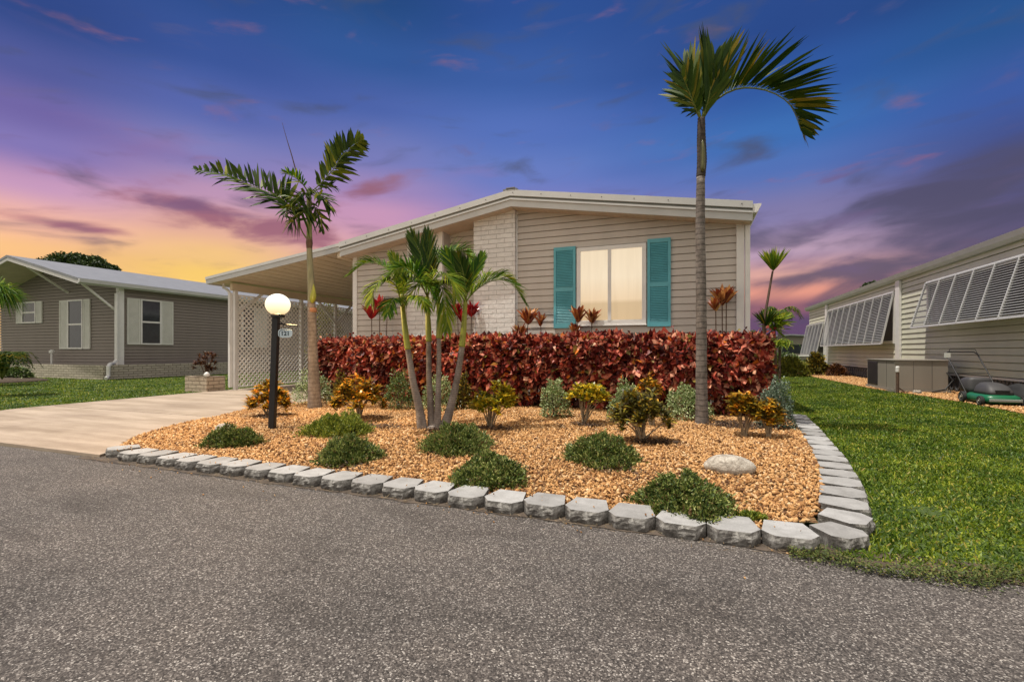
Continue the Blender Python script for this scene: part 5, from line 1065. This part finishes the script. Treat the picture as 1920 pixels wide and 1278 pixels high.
w = MB(); w.tube([tuple(b0), tuple(PT(1462, 645, 16))], 0.04, 6); ch(w, 'stem', M_STEMD, tu)
n = 260; e = np.repeat(PT(1462, 642, 16)[None], n, 0) + rng.normal(size=(n, 3)) * np.array([.14, .14, .05]); V, F = leaf6(e, rand_unit(n) * np.array([1, 1, .3]) + 0.25 * UP, rand_unit(n) + UP, rng.uniform(0.2, 0.36, n), 0.03, 0.1, 0.9); np_child('foliage', V, F, M_PAL_Y, tu)

# left edge plants
b0 = PT(-70, 700, 11.5); b0[2] = 0; pt_ = empty('ponytail_palm', b0, 'drooping grass-like palm crown at the left edge of the picture', 'palm tree')
w = MB(); e = PT(-12, 548, 11.5); w.tube([tuple(b0), tuple((b0 + e) / 2), tuple(e)], [0.16, 0.08, 0.06], 8); ch(w, 'trunk', M_TRUNKA, pt_)
n = 1500; u = rand_unit(n); V, F = leaf6(np.repeat(e[None], n, 0) + u * 0.06, u * np.array([1, 1, .6]) + 0.75 * UP, rand_unit(n) + UP, rng.uniform(0.45, 0.85, n), 0.016, 0.1, rng.uniform(0.5, 1.5, n)); np_child('foliage', V, F, M_PAL_B, pt_)
pts0 = PT(4, 705, 15)
b0 = pts0.copy(); b0[2] = 0; cy = empty('cycad', b0, 'dark arching cycad at the left edge in front of the brown house', 'shrub')
for i in range(22):
    a = i * 2.4; d = np.array([math.cos(a), math.sin(a), 0]); L = random.uniform(0.6, 1.0)
    s0 = b0 + UP * 0.2; o = frond(cy, [s0, s0 + d * L * 0.3 + UP * 0.65, s0 + d * L * 0.7 + UP * 0.85, s0 + d * L * 1.05 + UP * random.uniform(.2, .5)], 0.24, 26, 10, 0.5, 0.3, 0.03, 0.1, mat=M_PAL_D, rr=0.014); o.matrix_parent_inverse = Matrix.Translation(-Vector(cy.location))
ball(22, 716, -10, 44, 688, M_GRN, 'low dark plants in the round mulch bed at the left edge', 1500, (0.08, 0.16), 0.04, z=0.0)
c = G(8, 716); w = MB(); w.lathe((c[0], c[1], -0.01), [(1.15, 0), (1.1, 0.07), (0.7, 0.16), (0.1, 0.2)], 26); tag(w.build('mulch_mound', M_EARTH, smooth=True), kind='structure')

# tree behind the left house
def tree(name, label, base, top, rad, n, m, seed=0):
    root = empty(name, (base[0], base[1], 0), label, 'tree'); w = MB(); cz_ = top - rad * 0.62
    w.tube([(base[0], base[1], 0), (base[0] + .1, base[1], cz_ * 0.6), (base[0], base[1], cz_)], [0.35, 0.25, 0.14], 8)
    cl = []
    for i in range(34):
        u = rand_unit(1)[0]; u[2] = abs(u[2]) * 0.8 - 0.2; p = np.array([base[0], base[1], cz_]) + u * rad * np.array([0.85, 0.85, 0.60]) * rng.uniform(0.55, 1.0); cl.append((p, rad * rng.uniform(0.2, 0.36)))
        if i < 12: w.tube([(base[0], base[1], cz_ * 0.6), tuple(p)], [0.12, 0.03], 5)
    ch(w, 'trunk', M_STEMD, root); B = []
    for p, r in cl: u = rand_unit(n // 34); B.append(p + u * r * rng.uniform(0.5, 1.05, (len(u), 1)) * np.array([1, 1, .75]))
    B = np.concatenate(B); V, F = leaf_geom(B, rand_unit(len(B)) + 0.2 * UP, UP + rand_unit(len(B)), rng.uniform(0.14, 0.28, len(B)), 0.13, 0.2, 0.1); np_child('crown', V, F, m, root)
M_TREE = leafmat('tree_leaf', [(0, (0.01, 0.025, 0.008)), (0.5, (0.03, 0.06, 0.012)), (1, (0.075, 0.11, 0.02))], 0.5, 0.15)
p = PT(150, 469, 36); tree('broadleaf_tree', 'round dark green treetop showing above the white roof of the brown house', p, p[2], 2.5, 30000, M_TREE)
p = PT(198, 492, 39); tree('broadleaf_tree', 'smaller treetop just right of the round treetop above the brown house roof', p, p[2], 1.0, 7000, M_TREE)
p = PT(1637, 526, 48); tree('broadleaf_tree', 'tiny treetop peeking above the cream house roof', p, p[2], 1.0, 5000, M_TREE)
p = PT(1403, 618, 30); tree('broadleaf_tree', 'small green treetop showing between the house corner and the yucca', p, p[2], 1.3, 6000, M_GRN)
# plants beyond the lattice
ball(606, 711.5, 566, 650, 566, M_LIME, 'tall yellow-green shrub seen through the carport lattice', 5200, (0.07, 0.15), 0.05, z=0.0, fl=0.3)

# ------------------------------------------------------------------ brick planter with croton
pl_ = empty('brick_planter', (-12.3, 9.1, 0), 'small tan brick planter box at the driveway beside the carport post', 'planter')
w = MB(); px0, px1, py0, py1, pz = -12.75, -11.92, 8.72, 9.25, 0.42
w.box(px0, px1, py0, py0 + .1, 0, pz); w.box(px0, px1, py1 - .1, py1, 0, pz); w.box(px0, px0 + .1, py0 + .1, py1 - .1, 0, pz); w.box(px1 - .1, px1, py0 + .1, py1 - .1, 0, pz); ch(w, 'wall', M_PBRICK2, pl_)
w = MB(); w.box(px0 + .1, px1 - .1, py0 + .1, py1 - .1, 0.0, pz - 0.06); ch(w, 'soil', M_EARTH, pl_)
b0 = np.array([-12.3, 9.0, pz - 0.07]); cr = empty('croton_shrub', b0, 'brown and bronze croton growing in the brick planter', 'shrub'); st = MB(); B, D = [], []
for i in range(30):
    a = random.uniform(0, 6.28); r = random.uniform(0, .32); e = b0 + np.array([r * math.cos(a), r * math.sin(a), random.uniform(0.25, 0.72)])
    if i < 12: st.tube([tuple(b0), tuple(e)], [0.012, 0.006], 5)
    k = 24; d = nrm(rand_unit(k) * np.array([1, 1, .5]) + UP * .5); B.append(e - UP * rng.uniform(0, .08, (k, 1))); D.append(d)
B = np.concatenate(B); D = np.concatenate(D); V, F = leaf6(B, D, UP + .4 * rand_unit(len(B)), rng.uniform(.07, .12, len(B)), .032, .15, .3); np_child('foliage', V, F, M_CR_B, cr); ch(st, 'stem', M_STEMD, cr)
w = MB(); w.lathe((-11.98, 8.77, pz), [(0.05, 0), (0.07, 0.03), (0.07, 0.07), (0.04, 0.11), (0.01, 0.13)], 12); tag(w.build('stone_ball', M_WHITE, smooth=True), 'small white stone ball on the corner of the brick planter', 'ornament')

# ------------------------------------------------------------------ globe lamp with house number
t = 6.12; lamp_top = PT(518, 592, t); lamp_bot = PT(510, 808, t); lamp_bot[2] = 0.03; gc = PT(521, 571, t)
lm = empty('post_lamp', lamp_bot, 'lit white globe lamp on a black leaning post with house number sign', 'lamp post')
w = MB(); w.beam(lamp_bot, lamp_top, 0.076, 0.076, up=tuple(FW)); ch(w, 'post', M_BLACK, lm, bevel=0.006)
w = MB(); w.lathe(tuple(gc - UP * 0.165), [(0.05, 0), (0.085, 0.0), (0.085, 0.03), (0.075, 0.045)], 20); ch(w, 'fitter', M_BLACK, lm, smooth=False)
m, N, Lk, b = nodes('opal_globe'); tr = N.new('ShaderNodeBsdfTransparent'); em = N.new('ShaderNodeEmission'); em.inputs[1].default_value = 1.0
tcg = N.new('ShaderNodeTexCoord'); sg_ = N.new('ShaderNodeSeparateXYZ'); Lk.new(tcg.outputs['Generated'], sg_.inputs[0]); Lk.new(mramp(N, Lk, sg_.outputs[2], [(0, (1.0, 0.66, 0.32)), (0.45, (1.0, 0.84, 0.56)), (1, (1.0, 0.96, 0.86))]), em.inputs[0])
me_ = N.new('ShaderNodeMapRange'); Lk.new(sg_.outputs[2], me_.inputs[0]); me_.inputs[3].default_value = 1.05; me_.inputs[4].default_value = 1.9; Lk.new(me_.outputs[0], em.inputs[1])
ms = N.new('ShaderNodeMixShader'); ms.inputs[0].default_value = 0.10; ms2 = N.new('ShaderNodeMixShader'); ms2.inputs[0].default_value = 0.9
Lk.new(em.outputs[0], ms.inputs[1]); Lk.new(tr.outputs[0], ms.inputs[2]); Lk.new(ms.outputs[0], N['Material Output'].inputs[0])
w = MB(); prof = [(0.0005, -0.145)] + [(0.152 * math.cos(a), 0.142 * math.sin(a)) for a in np.linspace(-math.pi / 2 + .25, math.pi / 2 - .05, 18)]; w.lathe(tuple(gc), prof, 28); ch(w, 'globe', m, lm, smooth=True)
pl2 = bpy.data.lights.new('lamp_bulb', 'POINT'); pl2.energy = 1300; pl2.color = (1.0, 0.66, 0.32); pl2.shadow_soft_size = 0.06; po = bpy.data.objects.new('lamp_bulb', pl2); COL.objects.link(po); po.parent = lm; po.location = tuple(gc - lamp_bot + UP * 0.03)
sx = lambda px, py, dt=0: PT(px, py, t + dt)
w = MB(); w.tube([tuple(sx(524, 607)), tuple(sx(557, 610))], 0.009, 6); w.tube([tuple(sx(526, 603)), tuple(sx(533, 609))], 0.006, 6); w.tube([tuple(sx(531, 609)), tuple(sx(531, 615))], 0.004, 5); w.tube([tuple(sx(542, 610)), tuple(sx(542, 617))], 0.004, 5); ch(w, 'sign_bracket', M_BLACK, lm)
sc_ = sx(535, 624.5, -0.06); rot = Matrix.Translation(Vector(sc_)) @ Matrix.Rotation(YAW, 4, 'Z')
def plate(rx_, ry_, y0, y1, n=28, a0=0):
    w = MB(); pr = [(rx_ * (abs(math.cos(a)) ** 0.75) * (1 if math.cos(a) > 0 else -1), ry_ * (abs(math.sin(a)) ** 0.55) * (1 if math.sin(a) > 0 else -1)) for a in np.linspace(0, 2 * math.pi, n + 1)[:-1]]
    w.prism(pr, y0, y1); w.v = [tuple(rot @ Vector(p)) for p in w.v]; return w
M_SIGN = simple('sign_enamel', (0.55, 0.68, 0.76), 0.4, 0.04); M_INK = simple('sign_ink', (0.01, 0.03, 0.05), 0.5)
sg = ch(plate(0.092, 0.057, -0.006, 0.006), 'number_sign', M_SIGN, lm)
w = MB(); arc = [(-0.071, -0.036), (-0.076, 0.0), (-0.070, 0.028), (-0.052, 0.040), (-0.02, 0.042), (0.02, 0.042), (0.045, 0.040)]; w.tube([(a, -0.008, c) for a, c in arc], 0.004, 5); w.v = [tuple(rot @ Vector(p)) for p in w.v]; sub(w, 'sign_border', M_INK, sg)
tcu = bpy.data.curves.new('numerals', 'FONT'); tcu.body = '121'; tcu.size = 0.078; tcu.align_x = 'CENTER'; tcu.align_y = 'CENTER'; tcu.extrude = 0.002; tcu.offset = 0.0015
to = bpy.data.objects.new('tmp', tcu); COL.objects.link(to); dg = bpy.context.evaluated_depsgraph_get(); me = bpy.data.meshes.new_from_object(to.evaluated_get(dg)); bpy.data.objects.remove(to)
me.transform(rot @ Matrix.Translation((0.002, -0.0085, -0.006)) @ Matrix.Rotation(R(90), 4, 'X')); me.materials.clear(); me.materials.append(M_INK); o = link('numerals', me, sg)

# ------------------------------------------------------------------ rocks and small marker
def rock(x0, x1, y0, y1, m, label, seed):
    f = G((x0 + x1) / 2, y1 - 3, 0.08); tt = (f - np.array([0, 0, H])).dot(FW); rx = (x1 - x0) / 2 / FP * tt; hh = (y1 - y0) / FP * tt * 0.62; c = f + FW * rx * 0.45
    import bmesh
    bm = bmesh.new(); bmesh.ops.create_icosphere(bm, subdivisions=4, radius=1)
    for v in bm.verts:
        d = 1 + 0.12 * mnoise.noise(v.co * 1.0 + Vector((seed, 0, 0))) + 0.025 * mnoise.noise(v.co * 4 + Vector((seed, 3, 0))) + 0.012 * mnoise.noise(v.co * 14)
        p = v.co * d; v.co = Vector(c) + Vector(RT) * p.x * rx + Vector(FW) * (p.y * rx * 0.62 - p.x * rx * 0.25) + Vector((0, 0, p.z * hh * 0.72 + hh * 0.30))
    me = bpy.data.meshes.new('rock'); bm.to_mesh(me); bm.free(); me.materials.append(m); me.polygons.foreach_set('use_smooth', [True] * len(me.polygons)); tag(link('rock', me), label, 'rock')
def rock_mat():
    m, N, Lk, b = nodes('weathered_rock'); tc = N.new('ShaderNodeTexCoord'); v = tc.outputs['Object']
    c = mramp(N, Lk, tnoise(N, Lk, 16, 9, 0.78, v, 0.6), [(0.32, (0.10, 0.085, 0.07)), (0.46, (0.36, 0.32, 0.27)), (0.62, (0.62, 0.58, 0.51)), (0.8, (0.70, 0.66, 0.6))])
    Lk.new(c, b.inputs['Base Color']); b.inputs['Roughness'].default_value = 0.9; bump(N, Lk, b, tnoise(N, Lk, 28, 8, 0.75, v), 1.0, 0.02); return m
M_ROCK = rock_mat()
rock(1332, 1420, 842, 889, M_ROCK, 'flat whitish weathered rock on the gravel at the right side of the bed', 2)
rock(397, 432, 789, 812, M_ROCK, 'small pale rock half hidden behind the leftmost green mound', 5)
w = MB(); a = G(616, 747, 0.05); w.lathe((a[0], a[1], 0.0), [(0.045, 0), (0.045, 0.32), (0.05, 0.33), (0.045, 0.36)], 12); tag(w.build('white_marker_post', M_WHITE), 'short white pipe post at the left end of the hedge', 'post')

# ------------------------------------------------------------------ air-conditioning unit and mower
ac = empty('ac_unit', (5.7, 16.2, 0), 'large tan metal air-conditioning unit against the cream house', 'air conditioner')
a0, a1, b0_, b1 = 5.12, 6.25, 15.25, 17.3
w = MB(); w.box(a0, a1, b0_, b1, 0.09, 0.84); ch(w, 'cabinet', M_AC, ac, bevel=0.012)
w = MB(); w.box(a0 - 0.025, a1 + 0.025, b0_ - 0.025, b1 + 0.025, 0.841, 0.875); ch(w, 'top_lid', M_AC, ac, bevel=0.008)
w = MB(); w.box(a0 - 0.012, a0 - 0.002, b1 - 0.85, b1 - 0.08, 0.13, 0.80); g_ = ch(w, 'coil_grille', M_DARK, ac)
w = MB()
for k in range(16): w.box(a0 - 0.018, a0 - 0.012, b1 - 0.85, b1 - 0.08, 0.15 + k * 0.04, 0.155 + k * 0.04)
sub(w, 'grille_bars', M_BLACK, g_)
w = MB(); w.box(a1 - 0.34, a1 - 0.334, b0_ - 0.004, b0_ + .002, 0.1, 0.84); w.box(a0 + 0.40, a0 + 0.404, b0_ - 0.004, b0_ + .002, 0.1, 0.84); w.box(a0 - 0.004, a0 + .002, b0_ + 0.55, b0_ + 0.556, 0.1, 0.84); ch(w, 'panel_seam', M_DARK, ac)
w = MB(); w.box(a0 - 0.03, a1 + 0.03, b0_ - 0.03, b1 + 0.03, -0.01, 0.088); ch(w, 'pad', M_AC, ac)
w = MB(); x, y = 5.08, 14.95; w.tube([(x, y, 0.0), (x, y, 0.55)], 0.035, 8); w.tube([(x, y, 0.15), (x + .06, y, 0.12), (x + .14, y - .02, 0.05), (x + .3, y - .02, 0.01)], 0.018, 6)
yp = empty('standpipe', (x, y, 0), 'dark standpipe with white cap in front of the air conditioner', 'pipe'); ch(w, 'pipe', M_STEMD, yp)
w = MB(); w.lathe((x, y, 0.55), [(0.04, 0), (0.045, 0.02), (0.045, 0.13), (0.03, 0.16)], 10); ch(w, 'cap', M_WHITE, yp)
w = MB(); w.tube([(6.2, 15.2, 0.55), (6.28, 15.1, 0.35), (6.1, 15.05, 0.12), (5.8, 15.0, 0.05)], 0.02, 6); tag(w.build('black_hose', M_BLACK), 'black conduit looping down the right side of the air conditioner', 'hose')
w = MB(); x, y = 5.42, 14.75
for i in range(5): w.lathe((x + random.uniform(-.05, .05), y + random.uniform(-.04, .04), 0.0), [(0.02, 0), (0.045, 0.03), (0.05, 0.07), (0.02, 0.11)], 7)
tag(w.build('white_rocks', M_ROCK), 'little white stones on the gravel in front of the air conditioner', 'rock')

mw = empty('lawn_mower', (5.85, 12.7, 0), 'green walk-behind mower with grey hood parked beside the cream house', 'lawn mower')
M_MG = simple('mower_green', (0.012, 0.13, 0.06), 0.35, 0.1); M_MH = simple('mower_hood', (0.055, 0.053, 0.056), 0.6, 0.1); M_RUB = simple('rubber', (0.018, 0.018, 0.018), 0.8); M_HUB = simple('wheel_hub', (0.42, 0.38, 0.30), 0.5)
OX, OY, MS = 5.80, 12.45, 1.14
def T_(p): return (OX + p[0] * MS, OY + p[1] * MS, p[2] * MS)
def mloft(sections, n=20):       # rounded boxes stacked along z: (z, cx, cy, hx, hy)
    w = MB(); o = []
    for z, cx, cy, hx, hy in sections:
        for i in range(n):
            a = 2 * math.pi * i / n; c, s = math.cos(a), math.sin(a); p = 0.45
            o.append(T_((cx + hx * abs(c) ** p * (1 if c > 0 else -1), cy + hy * abs(s) ** p * (1 if s > 0 else -1), z)))
    k = len(sections); w.add(o, [(r * n + i, r * n + (i + 1) % n, (r + 1) * n + (i + 1) % n, (r + 1) * n + i) for r in range(k - 1) for i in range(n)] + [tuple(range(n)), tuple(range((k - 1) * n, k * n))]); return w
# +x is the right side, -y the front
ch(mloft([(0.06, 0, -.02, .25, .36), (0.10, 0, -.02, .27, .39), (0.17, 0, -.02, .26, .38), (0.20, 0, 0, .22, .33)]), 'deck', M_MG, mw, smooth=True)
ch(mloft([(0.19, 0, -.05, .20, .28), (0.26, 0, -.05, .19, .27), (0.34, 0, -.02, .16, .22), (0.39, 0, 0.02, .11, .14), (0.405, 0, 0.04, .06, .07)]), 'engine_hood', M_MH, mw, smooth=True)
w = MB(); [w.box(OX - 0.11, OX + 0.11, OY - 0.376 - 0.004 * k, OY - 0.34, 0.24 + k * 0.034, 0.254 + k * 0.034) for k in range(3)]; ch(w, 'hood_vent', M_RUB, mw)
w = MB(); w.box(OX - 0.25, OX + 0.25, OY - 0.482, OY - 0.45, 0.10, 0.155); ch(w, 'front_bumper', simple('bumper_grey', (0.25, 0.28, 0.26), 0.4), mw, bevel=0.01)
for sx_, sy_, r in ((-1, -1, .095), (1, -1, .095), (-1, 1, .115), (1, 1, .115)):
    wc = T_((sx_ * 0.285, sy_ * 0.27 + (0.02 if sy_ > 0 else -0.02), r))
    w = MB(); w.lathe(wc, [(r * .6, -.03), (r * .93, -.03), (r, -.02), (r, .02), (r * .93, .03), (r * .6, .03)], 22, 'x'); wh = ch(w, 'wheel', M_RUB, mw)
    w = MB(); w.lathe(wc, [(r * .12, -.036), (r * .2, -.036), (r * .25, -.022), (r * .5, -.02), (r * .58, -.033), (r * .62, -.02), (r * .62, .02), (r * .58, .033), (r * .5, .02), (r * .25, .022), (r * .2, .036), (r * .12, .036)], 18, 'x'); sub(w, 'hub', M_HUB, wh)
w = MB(); hp = [(-.23, .28, .17), (-.24, .55, .48), (-.245, .98, .90), (-.21, 1.03, .95), (.21, 1.03, .95), (.245, .98, .90), (.24, .55, .48), (.23, .28, .17)]
w.tube([T_(p) for p in hp], 0.014, 8); w.tube([T_((-.24, .6, .54)), T_((.24, .6, .54))], 0.009, 6); hn = ch(w, 'handle', M_BLACK, mw)
w = MB(); w.tube([T_((-.235, .93, .87)), T_((-.20, .96, 1.0)), T_((.20, .96, 1.0)), T_((.235, .93, .87))], 0.008, 6); sub(w, 'control_bar', M_BLACK, hn)
w = MB(); w.box(OX - .32, OX - .24, OY + 1.02, OY + 1.12, .95, 1.06); sub(w, 'switch_box', M_SHUT, hn)
ch(mloft([(0.17, 0, .46, .19, .17), (0.28, 0, .50, .20, .20), (0.42, 0, .50, .19, .19), (0.47, 0, .44, .15, .12)]), 'grass_bag', M_MH, mw, smooth=True)
w = MB()
cv = (6.32, 12.9); 
def blob(cx, cy, rx_, ry_, h_, m, name, label, catg, seed):
    import bmesh
    bm = bmesh.new(); bmesh.ops.create_icosphere(bm, subdivisions=4, radius=1)
    for v in bm.verts:
        d = 1 + 0.2 * mnoise.noise(v.co * 1.6 + Vector((seed, 0, 0))) + 0.06 * mnoise.noise(Vector((v.co.x * 7, v.co.y * 7, v.co.z * 2)))
        p = v.co * d; s_ = 1.0 if p.z < 0.3 else 1 - (p.z - 0.3) * 0.25; v.co = Vector((cx + p.x * rx_ * s_, cy + p.y * ry_ * s_, max(0.0, p.z * h_ * 0.62 + h_ * 0.38)))
    me = bpy.data.meshes.new(name); bm.to_mesh(me); bm.free(); me.materials.append(m); me.polygons.foreach_set('use_smooth', [True] * len(me.polygons)); tag(link(name, me), label, catg)
blob(6.28, 12.45, 0.20, 0.62, 0.42, M_RUB, 'covered_bundle', 'black tarp-covered bundle behind the mower against the house skirting', 'bundle', 4)
w = MB(); w.lathe((6.22, 11.75, 0.13), [(0.06, -.04), (0.12, -.04), (0.13, -.02), (0.13, .02), (0.12, .04), (0.06, .04)], 20, 'x'); tag(w.build('spare_wheel', M_RUB), 'loose black wheel on the gravel at the right of the mower', 'wheel')
